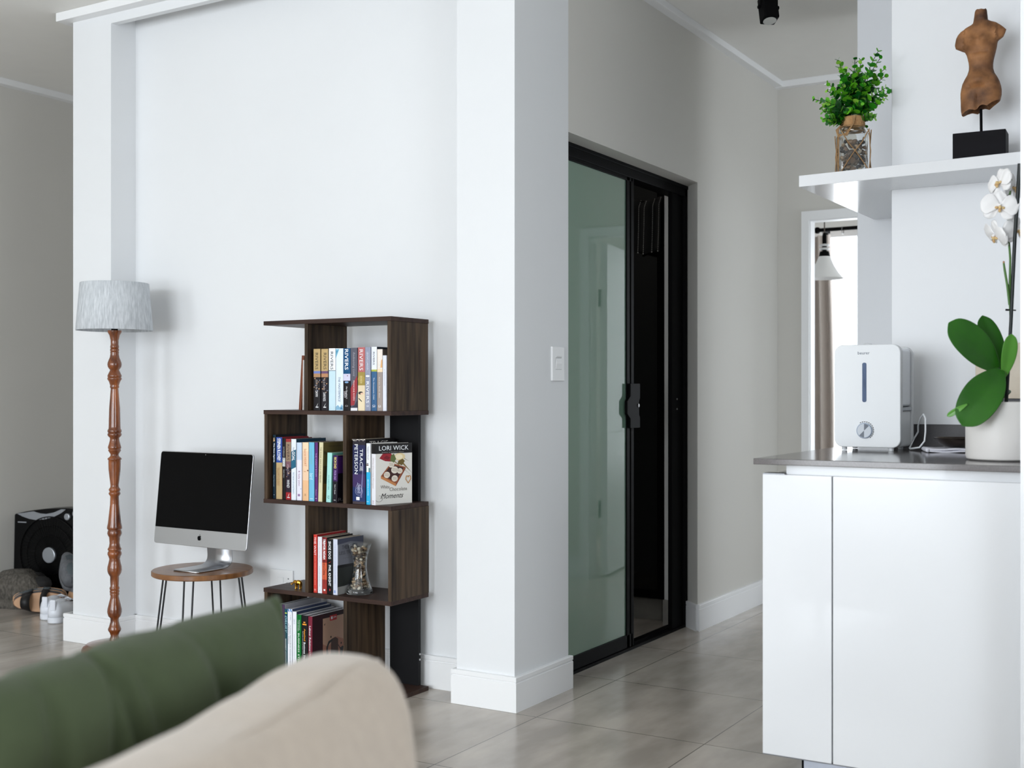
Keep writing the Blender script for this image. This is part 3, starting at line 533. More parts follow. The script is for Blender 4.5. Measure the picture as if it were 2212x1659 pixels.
G5 = 'large textbooks on the lowest shelf'
zz = z0
book('grey textbook at the left end of the lowest shelf, half behind the green cushion', 602.5, 608.3, 1305, zz, Y=3.384, depth=.215, bands=((1, (92, 98, 104)),), cover=(88, 92, 96), pap=paperw, titles=(('FINANCE', .2, .2, .4, (180, 190, 190)),), group=G5)
book('purple textbook on the lowest shelf', 608.8, 614.2, 1306.6, zz, Y=3.384, depth=.21, bands=((1, (74, 38, 86)),), cover=(150, 150, 156), pap=paperw, titles=(('PUBLIC SECTOR', .25, .3, .4, (190, 180, 200)),), group=G5)
book('teal textbook with a yellow dot and big slanted name on the lowest shelf', 614.6, 620.6, 1316, zz, Y=3.383, depth=.2, bands=((1, (10, 74, 92)),), cover=(150, 152, 160), pap=paperw,
     titles=(('DRURY', .79, .24, .7, (170, 214, 226), {'s': .3}), ('MANAGEMENT ACCOUNTING FOR BUSINESS', .34, .5, .42, W_, {'b': .02})), shapes=[(disc(.5, .945, .42, .018), (206, 224, 90))], group=G5)
book('wide white textbook with blue pattern at its top on the lowest shelf', 621, 630.6, 1316, zz, Y=3.383, depth=.2, bands=((1, (232, 234, 240)),), cover=(70, 80, 110), pap=paperw,
     titles=(('HUMAN RESOURCE MANAGEMENT', .5, .56, .22, (60, 66, 84), {'x': .12}), ('IN SOUTH AFRICA', .66, .28, .2, (60, 66, 84), {'x': -.25}), ('NEL', .88, .08, .16, (120, 130, 150), {'x': .2})),
     shapes=[([(0, 1), (.25, 1), (.5, .965), (.2, .965)], (60, 110, 180)), ([(.5, 1), (.8, 1), (1, .96), (.7, .965)], (90, 140, 200)), (rc(.3, .75, .04, .085), (50, 50, 56))], group=G5)
book('plain white textbook with tiny blue print on the lowest shelf', 631.6, 640, 1321.5, zz, Y=3.383, depth=.2, bands=((1, (232, 234, 240)),), cover=(50, 60, 84), pap=paperw, titles=(('LABOUR', .86, .07, .3, (120, 140, 180)), ('MANAGING PERFORMANCE', .5, .36, .16, (150, 156, 170))), group=G5)
book('bright green textbook with spaced white lettering on the lowest shelf', 640.4, 650.4, 1328, zz, Y=3.383, depth=.2, bands=((1, (8, 106, 42)),), cover=(16, 36, 60), pap=paperw, titles=(('BUSINESS ETHICS', .47, .52, .3, (226, 240, 226), {'b': .01}), ('GJ ROSSOUW', .85, .15, .18, W_, {'x': .14}), ('L VAN VUUREN', .84, .16, .18, W_, {'x': -.12})), group=G5)
book('black textbook with orange and white lettering on the lowest shelf', 651.4, 664.6, 1330, zz, Y=3.383, depth=.2, bands=((1, (22, 20, 22)),), cover=(22, 26, 40), pap=paperw,
     titles=(('Applied', .72, .18, .3, (236, 156, 40), {'b': .02}), ('Business Statistics', .43, .36, .3, W_, {'b': .01}), ('METHODS AND EXCEL-BASED APPLICATIONS', .56, .42, .12, (214, 214, 214), {'x': -.28})), shapes=[(rc(.3, .62, .89, .91), (214, 140, 50)), (rc(.15, .8, .86, .88), (236, 156, 40))], group=G5)
b, t, h = book('maroon textbook with a painted picture on its dark cover on the lowest shelf', 665.4, 674.2, 1332, zz, Y=3.383, depth=.2, bands=((1, (116, 36, 54)),), cover=(44, 16, 24), pap=paperw,
     titles=(('Labour Relations', .68, .36, .42, W_, {'b': .01}), ('IN PRACTICE', .42, .14, .3, (230, 214, 214))), group=G5)
D_ = .2
def cp_(poly, c, l=.0003): cprint(b, t, h, D_, poly, c, l)
cp_(rc(.30, .93, .22, .93), (184, 146, 122)); cp_([(.3, .22), (.93, .22), (.93, .55), (.7, .62), (.45, .5), (.3, .56)], (164, 112, 92), .0004)
cp_(rc(.50, .70, .875, .955), (180, 30, 34), .0006); cp_(rc(.53, .58, .895, .935), W_, .0008)
text_mb('JUTA', .08*D_, .03*h, .01, M=frame((t/2+.0009, .64*D_, .915*h), (0, 1, 0), (0, 0, 1), (1, 0, 0))).build('cover_lettering', tm(W_), b)
cp_([(.52, .3), (.74, .3), (.74, .58), (.66, .62), (.54, .60)], (70, 44, 34), .0005); cp_(rc(.52, .74, .24, .38), (40, 84, 46), .0006)
for q in ([(.40, .50), (.46, .58), (.56, .60), (.58, .58), (.48, .54), (.44, .48), (.44, .40), (.40, .40)], [(.41, .42), (.44, .42), (.37, .24), (.34, .24)], [(.43, .42), (.46, .42), (.46, .24), (.44, .24)], [(.74, .5), (.80, .44), (.88, .46), (.9, .44), (.86, .30), (.80, .30), (.80, .42), (.74, .48)], [(.33, .84), (.37, .86), (.35, .82)]): cp_(q, (40, 34, 36), .0007)
cp_(disc(.53, .635, .02, .8), (60, 36, 30), .0008); cp_(disc(.83, .505, .02, .8), (60, 36, 30), .0008)

# ---------------------------------------------------------------- pebbles, glass vase, elephant
glass = mat('clear_glass', (252, 254, 254), 0.01, trans=1.0, ior=1.45)
glass.node_tree.nodes['Principled BSDF'].inputs['Base Color'].default_value = (0.97, 0.985, 0.98, 1)
PC = [(196, 182, 160), (150, 122, 96), (96, 80, 68), (56, 54, 54), (38, 38, 40), (222, 214, 198), (128, 104, 84), (176, 148, 116)]
PN = ['sandy cream', 'tan brown', 'dark brown', 'charcoal grey', 'black', 'off white', 'dull brown', 'light tan']
PM = [mat('pebble_%d' % i, c, 0.35, var=0.12, scale=40) for i, c in enumerate(PC)]
def pebbles(loc, zlo, zhi, rad, n, size, label, group, seed, wts=None):
    rnd = random.Random(seed); pts = []; tries = 0
    me = []
    for i, pm in enumerate(PM):
        b_ = MB().ball((0, 0, 0), (1, .78, .55), nu=12, nv=8); o = b_.build('pebble', pm, smooth=0); me.append(o.data); bpy.data.objects.remove(o)
    while len(pts) < n and tries < 60000:
        tries += 1
        z = rnd.uniform(zlo, zhi); s = size*rnd.uniform(.75, 1.2); rr = rad(z)-s*0.85
        if rr <= 0: continue
        r = rr*(rnd.random()**0.35); a = rnd.uniform(0, 2*pi); p = Vector((r*cos(a), r*sin(a), z))
        if all((p-q).length > (s+t_)*0.70 for q, t_ in pts): pts.append((p, s))
    for p, s in pts:
        i = rnd.choices(range(8), wts or [4, 3, 2, 1.5, 2, 2, 3, 3])[0]
        o = bpy.data.objects.new('pebble', me[i]); C.objects.link(o); o.location = Vector(loc)+p; o.scale = (s, s, s)
        o.rotation_euler = (rnd.uniform(-.9, .9), rnd.uniform(-.9, .9), rnd.uniform(0, 6.28))
        f = (p.z-zlo)/(zhi-zlo); tag(o, PN[i]+' '+label+' '+(('near its base', 'at mid height', 'near its top')[min(2, int(f*3))]), 'pebble', group)
V0 = (-2.731, 3.452, z1+.0005)
prof_o = [(.036, .0), (.0465, .001), (.0485, .006), (.0465, .014), (.038, .035), (.0300, .062), (.0255, .090), (.0253, .110), (.0285, .135), (.0350, .158), (.0420, .178), (.0428, .180)]
vz = thing('glass_vase', 'flared clear glass vase full of river pebbles on the third shelf', 'vase', V0)
pi_ = [(.0420, .180), (.0405, .176), (.0335, .156), (.0270, .134), (.0238, .110), (.0240, .090), (.0285, .062), (.0365, .035), (.0425, .018), (.034, .014), (.0, .014)]
MB().lathe([(0.0, 0.0)]+prof_o+pi_, 48, cap=False).build('vessel', glass, vz, smooth=40)
def vr(z):
    q = [(.014, .041), (.018, .0415), (.035, .0358), (.062, .028), (.090, .0236), (.110, .0234), (.134, .0264), (.156, .0328), (.18, .040)]
    for (a, r1), (b_, r2) in zip(q, q[1:]):
        if z <= b_: return r1+(r2-r1)*max(0, (z-a)/(b_-a))
    return .034
pebbles(V0, .023, .168, vr, 125, .0090, 'pebble inside the flared glass vase', 'pebbles in the flared glass vase', 5)
gold = mat('polished_gold', (212, 158, 66), 0.28, metal=1.0, bump=0.15, scale=60)
el = thing('elephant_figurine', 'tiny gold elephant figurine on the left end of the third shelf', 'figurine', (-3.003, 3.425, z1), R(12))
m = MB()
m.ball((.003, 0, .0225), (.0125, .0085, .0095)).ball((-.0115, 0, .0245), (.0068, .0062, .0068)).ball((.010, 0, .021), (.0075, .0078, .0085))
m.tube([(-.016, 0, .024), (-.0205, 0, .019), (-.0235, 0, .0135), (-.0265, 0, .013), (-.0285, 0, .0165), (-.027, 0, .0195)], [.0034, .0028, .0022, .0018, .0015, .0012], 8)
m.tube([(.0165, 0, .024), (.019, .001, .019), (.0185, .001, .012)], .0006, 6)
o = m.build('body', gold, el, smooth=0); q = o.modifiers.new('r', 'REMESH'); q.mode = 'VOXEL'; q.voxel_size = .0009; q.use_smooth_shade = True
for x, y in ((-.006, -.004), (-.0045, .0045), (.012, -.004), (.0135, .0045)):
    MB().tube([(x, y, .018), (x-.0007, y, .010), (x-.0003, y, .003), (x-.0008, y, .0)], [.0042, .0031, .0026, .0032], 10).build('leg', gold, el, smooth=40)
for s_ in (-1, 1):
    m = MB(); m.ball((0, 0, 0), (.0052, .0009, .0062), M=Matrix.Translation((-.0085, s_*.0075, .0235)) @ Matrix.Rotation(s_*.4, 4, 'Z')); m.build('ear', gold, el, smooth=0)
    MB().tube([(-.0155, s_*.0028, .0205), (-.0195, s_*.0034, .0185), (-.0215, s_*.0034, .0205)], [.0009, .0007, .0003], 6).build('tusk', gold, el, smooth=0)

# ---------------------------------------------------------------- floor lamp
lampw = mat('turned_wood_varnish', (70, 30, 13), 0.2, scale=16, stretch=(2, 2, .5), c2=(152, 84, 38), coat=0.6, detail=5)
fl = thing('floor_lamp', 'floor lamp with a turned reddish wood pole and a grey drum shade', 'floor lamp', (-3.962, 3.39, 0))
PX = .001911
pr = [(714, 15), (718, 14.5), (724, 11), (735, 8.4), (745, 8.2), (748, 9.2), (751, 9.2), (752.5, 8.2), (755, 9.5), (758, 9.3), (759.5, 8.5), (761.5, 9.4), (764, 8.6), (772, 10), (779, 13), (784, 14.6), (788, 15), (793, 14), (798, 10.5), (799.5, 9.4), (801, 10.2), (806, 12.5), (811, 14.8), (813.5, 14.9), (815, 13.8), (816.5, 15), (819, 15.2), (824, 12), (830, 10), (833, 9.0), (835, 9.8), (837, 9.6), (839, 8.2), (841, 8.2), (860, 9.6), (881, 11.3), (905, 12.0), (921, 12.3), (926, 12.6), (929, 14.6), (932, 15), (935, 13.4), (938, 15), (941, 14.4), (946, 9.8), (951, 10), (959, 12), (965, 13.8), (968, 14), (970, 12.5), (973, 13.6), (981, 8.6), (985, 9), (990, 14.6), (992, 14.8), (994, 13), (1000, 13), (1014, 12.6), (1032, 10.6), (1048, 8.6), (1052, 9), (1057, 12.4), (1059, 12), (1062, 10.6), (1065, 12.5), (1067, 12.3), (1072, 9), (1090, 9.6), (1108, 11.6), (1130, 14), (1137, 15.6), (1141, 16), (1144.5, 13.6), (1148, 14.6), (1152, 15.3), (1156, 14), (1160, 11.6), (1173, 10.6), (1181, 12), (1185, 14.4), (1187, 14.5), (1189.5, 12.6), (1193, 14.6), (1197, 15), (1202, 12.6), (1207, 11.2), (1217, 13), (1224, 14.9), (1231, 15.3), (1237, 14), (1242, 11.5), (1245, 9.4), (1257, 9.2), (1266, 8.6), (1269, 10.4), (1272, 10.5), (1274, 9.3), (1276, 10.3), (1279, 10.2), (1280.5, 9.2), (1282.5, 10.2), (1287, 8.6), (1294, 9.8), (1305, 12.6), (1315, 15), (1322, 15.3), (1330, 13.4), (1335, 9), (1342, 8.6), (1352, 11.4), (1358, 13.9), (1361, 13.6), (1363, 12.3), (1366, 10.4), (1373, 8), (1379, 10.3), (1383, 11.2)]
MB().lathe([(h_*PX, H+(848-y)*PX) for y, h_ in reversed(pr)], 40).build('pole', lampw, fl, smooth=50)
MB().lathe([(.108, 0), (.124, .006), (.130, .018), (.130, .034), (.125, .046), (.112, .056), (.105, .058), (.05, .064), (.022, .068)], 56).build('base', mat('lamp_base_wood', (104, 54, 34), 0.3, coat=.5, scale=10, stretch=(1, 4, 1), c2=(134, 78, 56)), fl, smooth=40)
shm = mat('grey_fabric_shade', (172, 177, 182), 0.9, scale=60, stretch=(2.4, 2.4, .4), c2=(206, 210, 214), detail=5)
zt, zb_ = 1.541, 1.346
MB().lathe([(.152, zb_), (.153, zb_+.001), (.1365, zt-.001), (.1355, zt), (.1345, zt-.001), (.1505, zb_)], 64, cap=False).build('lamp_shade', shm, fl, smooth=50)
m = MB()
for k in range(3): m.tube([(.012*cos(k*2.094), .012*sin(k*2.094), 1.37), (.149*cos(k*2.094), .149*sin(k*2.094), 1.362)], .0015, 6)
m.tube([(.012*cos(a*pi/8), .012*sin(a*pi/8), 1.37) for a in range(16)], .002, 6, closed=True); m.build('shade_fitter', trimm, fl)
MB().lathe([(.013, 1.345), (.013, 1.385), (.016, 1.386), (.016, 1.40)], 20).build('bulb_holder', black, fl)
MB().lathe([(.013, 1.40), (.02, 1.42), (.028, 1.445), (.026, 1.465), (.012, 1.48), (.002, 1.482)], 20).build('bulb', mat('bulb_glass', (235, 235, 230), .2), fl, smooth=60)

# ---------------------------------------------------------------- stool and computer
st = thing('round_stool', 'round wooden stool on thin black hairpin legs, carrying the computer', 'stool', (-3.470, 3.40, 0))
SR = .194
MB().lathe([(SR-.004, .378), (SR, .381), (SR, .396), (SR-.003, .399)], 72).build('seat', mat('stool_top_wood', (104, 66, 36), 0.34, scale=7, stretch=(1, 7, 1), c2=(138, 94, 54), coat=.2), st, smooth=30, bevel=.001)
legm = mat('black_steel_rod', (18, 18, 22), 0.4)
for a in (R(206), R(296), R(26), R(116)):
    m = MB(); d = Vector((cos(a), sin(a), 0)); t_ = Vector((-sin(a), cos(a), 0)); foot = d*.196
    for s_ in (-1, 1): m.tube([tuple(d*.150+t_*s_*.018+Vector((0, 0, .378))), tuple(foot+t_*s_*.016+Vector((0, 0, .012)))], .0036, 8)
    m.tube([tuple(foot+t_*(.016*cos(k*pi/6))+Vector((0, 0, .012-.0085*sin(k*pi/6)))) for k in range(7)], .0036, 8)
    m.build('leg', legm, st, smooth=60)
    MB().box(-.02, .02, -.055, .055, .3745, .378, M=Matrix.Rotation(a, 4, 'Z') @ Matrix.Translation((.135, 0, 0))).build('leg_plate', legm, st)
alum = mat('brushed_aluminium', (196, 198, 202), 0.32, metal=1.0, bump=0.02, scale=200)
ic = thing('desktop_computer', 'slim all in one computer with a black screen and silver chin on the stool', 'computer', (-3.468, 3.425, .3995), R(-1.5))
SW, SH = .518, .372
T = Matrix.Translation((-.02, -.028, .084)) @ Matrix.Rotation(R(-6), 4, 'X')
def rrect(w_, h0, h1, r, n=5, only=None):
    pts = []
    for cx_, cz_, a0 in ((w_/2-r, h1-r, 0), (-w_/2+r, h1-r, 90), (-w_/2+r, h0+r, 180), (w_/2-r, h0+r, 270)):
        for k in range(n+1): a = R(a0+90*k/n); pts.append((cx_+r*cos(a), cz_+r*sin(a)))
    return pts
FX = lambda o: T @ frame(o, (1, 0, 0), (0, 0, 1), (0, -1, 0))
m = MB().prism(rrect(SW, 0, SH, .012), -.006, 0, M=FX((0, 0, 0))); m.build('housing', alum, ic, bevel=.0015)
# bulged back
bb = MB(); vs = []; fs = []; nx, nz = 16, 12
for j in range(nz+1):
    for i in range(nx+1):
        u, v = i/nx*2-1, j/nz*2-1; bl = (1-u**4)*(1-v**4); vs.append((u*(SW/2-.006), .006+.034*max(0, bl)*(1-.5*u*u), SH/2+v*(SH/2-.006)))
for j in range(nz):
    for i in range(nx): a = j*(nx+1)+i; fs.append((a, a+1, a+nx+2, a+nx+1))
bb.add(vs, fs, 0, T).build('rear_shell', alum, ic, smooth=0)
CHH = .066
scr = MB().prism(rrect(SW-.006, CHH, SH-.003, .010), 0, .0008, M=FX((0, -.0002, 0)))
MB().prism([(SW/2-.003, CHH), (SW/2-.003, SH-.013)]+[(SW/2-.013+.010*cos(R(90*k/5)), SH-.013+.010*sin(R(90*k/5))) for k in range(6)]+[(-SW/2+.013-.010*sin(R(90*k/5)), SH-.013+.010*cos(R(90*k/5))) for k in range(6)]+[(-SW/2+.003, CHH)], 0, .0008, M=FX((0, -.0002, 0))).build('screen', mat('screen_glass', (3, 3, 4), 0.08, var=.0, spec=0.1), ic)
ap = []
import itertools
for x, y in ((0, .78), (.12, .84), (.3, .88), (.48, .82), (.58, .72), (.47, .62), (.42, .48), (.46, .33), (.56, .22), (.62, .18), (.56, .0), (.44, -.2), (.32, -.32), (.2, -.33), (.08, -.29), (0, -.27), (-.1, -.29), (-.22, -.33), (-.34, -.3), (-.48, -.12), (-.58, .1), (-.62, .34), (-.58, .58), (-.46, .76), (-.28, .84), (-.12, .82)): ap.append((x, y-.27))
asz = .0155
m = MB().add([(x*asz, y*asz, .0009) for x, y in ap], [tuple(range(len(ap)))], 0, FX((0, 0, .034)))
m.add([(x*asz, y*asz, .0009) for x, y in ((0, .66), (.02, .78), (.1, .92), (.22, 1.0), (.25, 1.0), (.24, .88), (.16, .74), (.06, .67))], [tuple(range(8))], 0, FX((0, 0, .034)))
m.build('logo', black, ic)
MB().lathe([(.0015, 0), (.0015, .0003)], 10, M=FX((0, -.001, SH-.010))).build('camera_lens', mat('lens_ring_grey', (170, 170, 168)), ic)
# foot: a bent aluminium sheet
pk = [(-.098, .0025), (.02, .0035), (.055, .006), (.076, .017), (.084, .038), (.082, .07), (.074, .14)]
pf = []
for k in range(len(pk)-1):
    a, b_, c_, d_ = pk[max(k-1, 0)], pk[k], pk[k+1], pk[min(k+2, len(pk)-1)]
    for t_ in range(6):
        t = t_/6; pf.append(tuple(.5*(2*b_[i]+(c_[i]-a[i])*t+(2*a[i]-5*b_[i]+4*c_[i]-d_[i])*t*t+(3*b_[i]-3*c_[i]+d_[i]-a[i])*t**3) for i in range(2)))
pf.append(pk[-1])
m = MB(); vs = []; fs = []
for k, (y, z) in enumerate(pf):
    hw = .068-(.006 if k == 0 else 0); vs += [(-hw, y, z), (hw, y, z)]
for i in range(len(pf)-1): fs.append((2*i, 2*i+1, 2*i+3, 2*i+2))
m.add(vs, fs).build('foot', mat('brushed_aluminium', (0, 0, 0)), ic, smooth=50, solid=.005, loc=(.012, -.03, 0))

# ---------------------------------------------------------------- kitchen peninsula
cab = thing('kitchen_cabinet', 'white handleless kitchen base cabinet under the grey worktop', 'cabinet', (-1.114, 3.18, 0))
MB().box(0.004, 0.6695, 0.02, 0.86, 0.10, 0.865).build('body', whitegl, cab)
MB().box(0, 0.1905, 0, 0.019, 0.099, 0.866).build('end_panel', whitegl, cab, bevel=0.001)
MB().box(0.1945, 0.6695, 0, 0.019, 0.099, 0.866).build('door', whitegl, cab, bevel=0.001)
MB().box(0.06, 0.6695, 0.022, 0.06, 0.866, 0.8935).build('handle_channel', whitegl, cab)
MB().box(0.0, 0.06, 0.004, 0.05, 0.866, 0.869).box(0.0, 0.669, 0.002, 0.02, 0.096, 0.099).build('edge_profile', mat('anodised_grey', (120, 122, 126), 0.35, metal=0.8), cab)
MB().box(0.10, 0.6695, 0.05, 0.066, 0.0, 0.098).build('plinth', mat('plinth_aluminium', (176, 182, 194), 0.25, metal=0.5), cab)
MB().box(0.094, 0.099, 0.05, 0.8, 0.0, 0.098).build('plinth_gap', black, cab)  # black strip stands in for the shaded gap where the plinth ends
stone = mat('grey_engineered_stone', (96, 92, 92), 0.12, var=0.10, scale=300, detail=2, spec=0.6)
wt = tag(MB().box(-1.132, -0.4435, 3.155, 4.078, 0.8935, 0.91).build('worktop', stone, bevel=0.0015), 'polished dark grey stone worktop on the white kitchen cabinet', 'worktop')
us = tag(MB().box(-0.97, -0.4435, 4.055, 4.079, 0.9105, 0.986).build('worktop_upstand', mat('grey_stone_honed', (66, 64, 67), .45, var=.1, scale=200), bevel=0.001), 'low dark grey stone upstand along the kitchen wall behind the humidifier', 'upstand')
tc_ = thing('tall_cabinet', 'white tall panel at the right edge of the kitchen', 'cabinet', (-0.4415, 3.09, 0))
MB().box(0, 0.02, 0, 0.98, 0.0, CE-0.002).build('side_panel', whitegl, tc_)
MB().box(0.02, 0.62, 0.0, 0.98, 0.0, CE-0.002).build('body', whitegl, tc_)
sh = tag(MB().prism([(-1.228, 3.858), (-0.443, 3.80), (-0.443, 4.078), (-0.985, 4.078), (-0.985, 4.733), (-1.209, 4.733)], 1.765, 1.802).build('wall_shelf', whitegl, bevel=0.001), 'thick glossy white shelf wrapping around the kitchen wall above the worktop', 'shelf')
MB().box(-0.006, 0.006, 0, 0.03, -0.012, 0.012, M=Matrix.Translation((-0.452, 3.80, 1.81))).build('shelf_bracket', alum, sh, bevel=0.002)

# --- local frames facing the camera side
def local(name, label, cat, loc, group=None): return thing(name, label, cat, loc, YAW-R(12), group)
# humidifier: the front is parallel to the worktop edge, slightly turned
hu = thing('humidifier', 'white tabletop humidifier with a round dial on the worktop', 'humidifier', (-0.975, 3.74, 0.9105), R(1))
hw_, hh = 0.101, 0.318; wpl = mat('white_gloss_plastic', (232, 235, 238), 0.42, spec=0.3)
def hum_slab(y0, y1, r, w_, z0, z1, m_, nm): return MB().prism([(x, z) for x, z in rrect(2*w_, z0, z1, r, 8)], 0, y1-y0, M=frame((0, y1, 0), (1, 0, 0), (0, 0, 1), (0, -1, 0))).build(nm, m_, hu, bevel=0.003, seg=3, smooth=35)
hum_slab(-0.002, 0.03, 0.026, hw_, 0.010, 0.328, wpl, 'front_panel')
hum_slab(0.165, 0.185, 0.026, hw_+0.001, 0.010, 0.325, wpl, 'rear_panel')
MB().box(-hw_+0.004, hw_-0.004, 0.03, 0.165, 0.135, 0.318).build('water_tank', mat('translucent_white_plastic', (226, 231, 238), 0.2), hu, bevel=0.012, seg=4)
MB().box(-hw_+0.004, hw_-0.004, 0.03, 0.165, 0.010, 0.125).build('base_unit', wpl, hu, bevel=0.01, seg=4)
MB().box(-hw_+0.001, hw_-0.001, 0.028, 0.168, 0.124, 0.134).build('grey_band', mat('silver_grey_band', (150, 154, 160), 0.3, metal=0.5), hu)
ghl = mat('tank_window_blue', (104, 124, 160), 0.4, c2=(50, 62, 84), scale=20, stretch=(30, 1, .6), spec=.15)
MB().prism([(x, z) for x, z in rrect(0.0125, 0.150, 0.272, 0.005, 4)], 0, 0.0012, M=frame((-0.008, -0.002, 0), (1, 0, 0), (0, 0, 1), (0, -1, 0))).build('level_window', ghl, hu)
text_mb('beurer', 0.036, 0.009, 0.005, M=frame((-0.010, -0.0023, 0.302), (1, 0, 0), (0, 0, 1), (0, -1, 0))).build('logo', tm((90, 100, 116)), hu)
DM = frame((-0.007, -0.002, 0.062), (1, 0, 0), (0, 0, 1), (0, -1, 0))
MB().lathe([(0.024, 0), (0.024, 0.006), (0.0225, 0.008)], 40, M=DM).build('dial_ring', mat('dial_silver', (170, 182, 200), 0.5, spec=.3), hu, smooth=40)
dsh = [mat('dial_face_light', (206, 212, 220), 0.6, spec=.2), mat('dial_face_dark', (120, 126, 136), 0.6, spec=.2)]  # dark wedges put the metallic sheen of the dial into its colour
m = MB()
for k in range(24):
    a0, a1 = 2*pi*k/24, 2*pi*(k+1)/24; m.add([(0, 0, .0085), (.021*cos(a0), .021*sin(a0), .0085), (.021*cos(a1), .021*sin(a1), .0085)], [(0, 1, 2)], 1 if k in (3, 4, 5, 15, 16, 17) else 0, DM)
m.build('dial_face', dsh, hu)
for k in range(13):
    a = R(-50+k*14); MB().box(0.0262, 0.0282, -0.0022, 0.0022, 0, 0.0005, M=DM @ Matrix.Rotation(a, 4, 'Z')).build('scale_mark', black, hu)
MB().lathe([(0.018, .318), (0.018, .326), (0.012, .334), (0.004, .336)], 24, M=Matrix.Translation((-0.02, 0.09, 0))).build('mist_outlet', wpl, hu, smooth=50)
for x in (-0.075, 0.068):
    for y in (0.02, 0.15): MB().lathe([(0.008, 0), (0.009, 0.011)], 16, M=Matrix.Translation((x, y, 0))).build('foot', wpl, hu)
MB().tube([(0.10, 0.19, 0.03), (0.115, 0.185, 0.055), (0.12, 0.16, 0.075), (0.135, 0.12, 0.10), (0.150, 0.09, 0.112), (0.157, 0.085, 0.100), (0.157, 0.085, 0.06), (0.155, 0.08, 0.03), (0.14, 0.08, 0.010), (0.11, 0.09, 0.005), (0.098, 0.14, 0.005), (0.10, 0.19, 0.03)], 0.0028, 8).build('power_cord', wpl, hu, smooth=60)

# napkin and dish
cl = thing('folded_cloth', 'folded white cloth on the worktop under the dark metal dish', 'cloth', (-0.735, 3.80, 0.9105), R(18))
m = MB(); nx, ny = 20, 10
for lay in range(2):
    vs = []; fs = []
    for j in range(ny+1):
        for i in range(nx+1):
            u, v = i/nx-.5, j/ny-.5; vs.append((u*.155, v*.13, .0035+lay*.006+.0015*sin(u*9+lay)+.001*sin(v*14)))
    for j in range(ny):
        for i in range(nx): a = j*(nx+1)+i; fs.append((a, a+1, a+nx+2, a+nx+1))
    m.add(vs, fs)
m.tube([(-.0775, -.064+.0128*i, .0065+.0006*sin(i)) for i in range(11)], .0042, 8)
m.build('cloth', mat('white_linen', (226, 226, 236), .9, bump=.1, scale=80), cl, smooth=0, solid=.0045)
di = thing('metal_dish', 'dark bronze coloured metal dish resting on a folded white cloth', 'dish', (-0.715, 3.81, 0.9265), R(18))
dm = mat('dark_bronze', (62, 54, 48), .28, metal=.9)
MB().lathe([(.0, 0), (.042, 0), (.060, .010), (.074, .024), (.0765, .027), (.074, .027), (.058, .0125), (.040, .003), (.0, .003)], 40, cap=False).build('bowl', dm, di, smooth=40)
MB().box(.06, .14, -.015, .015, .022, .028).build('handle', dm, di, bevel=.003)
MB().tube([(.05+.011*cos(k*pi/8), -.052+.004*sin(k*pi/8), .027+.008*sin(k*pi/8)) for k in range(16)], .0012, 6, closed=True).build('ring', mat('keyhole_steel', (0, 0, 0)), di)
bd = thing('stone_board', 'beige stone board standing on the worktop behind the white plant pot', 'board', (-0.60, 4.045, 0.911), 0)
MB().box(-0.11, 0.15, -0.012, 0.008, 0.16, 0.335).build('slab', mat('beige_stone', (206, 192, 172), .6, c2=(222, 212, 196), scale=9), bd, bevel=.002)
MB().box(-0.10, 0.15, -0.015, 0.008, 0.0, 0.16).build('stand', mat('dark_stand', (60, 60, 64), .5), bd, bevel=.003)

# ---------------------------------------------------------------- orchid
CMW = -(F/3.215)**-1
ox, oy = -0.536, 3.415
pot = thing('plant_pot', 'cylindrical white ceramic pot holding the orchid on the worktop', 'plant pot', (ox, oy, 0.9105))
MB().lathe([(0, 0), (.080, 0), (.087, .004), (.0895, .012), (.0895, .150), (.0885, .1545), (.0865, .155), (.085, .153), (.085, .13), (0, .13)], 64, cap=False).build('vessel', mat('white_ceramic_pot', (232, 229, 226), .38, bump=.02, scale=15), pot, smooth=40)
MB().lathe([(0, .142), (.04, .147), (.083, .138)], 32, cap=False).build('bark_soil', mat('orchid_bark', (70, 48, 36), .9, bump=.8, scale=70, c2=(110, 84, 64)), pot, smooth=0)
orc = thing('orchid', 'white orchid with broad green leaves and a dark support stake in the white pot', 'orchid', (ox, oy, 1.055), YAW)
lg = mat('orchid_leaf', (28, 82, 14), .34, c2=(46, 108, 20), scale=5, coat=.08, sub=0.0)
lg2 = mat('orchid_leaf_light', (74, 134, 44), .3, c2=(92, 150, 56), scale=5)
K = 3.215/F      # metres per photo pixel at the orchid
def oL(x, y, d=0): return Vector(((x-2163)*K, d, (Y0-y)*K+H-1.055))
def leaf_blade(base, tip, width, name, mt, bend=0.0, nrm=(0, -1, 0.2), fold=.18, parent=orc, wpos=.62):
    a, b_ = Vector(base), Vector(tip); d = b_-a; n_ = Vector(nrm).normalized(); s_ = d.normalized().cross(n_).normalized(); n_ = s_.cross(d.normalized())
    vs = []; fs = []; nu, nv = 18, 6
    for i in range(nu+1):
        u = i/nu; q_ = wpos
        wv = width*(.2+.8*sin(pi/2*min(1, u/q_))**.9) if u < q_ else width*max(0, 1-((u-q_)/(1-q_))**2.3)**.5
        c_ = a+d*u+n_*bend*sin(pi*u)
        for j in range(nv+1):
            v = j/nv*2-1; vs.append(c_+s_*(wv*v)+n_*(-fold*wv*(1-abs(v))))
    for i in range(nu):
        for j in range(nv): q = i*(nv+1)+j; fs.append((q, q+1, q+nv+2, q+nv+1))
    return MB().add(vs, fs).build(name, mt, parent, smooth=60, solid=.0022, sub=1)
leaf_blade(oL(2148, 800, -.03), oL(2029, 701, -.07), .048, 'leaf', lg, .012, (-.3, -1, .5), wpos=.55)
leaf_blade(oL(2150, 798, -.04), oL(2046, 918, -.11), .050, 'leaf', lg, .02, (-.3, -1, .3), wpos=.55)
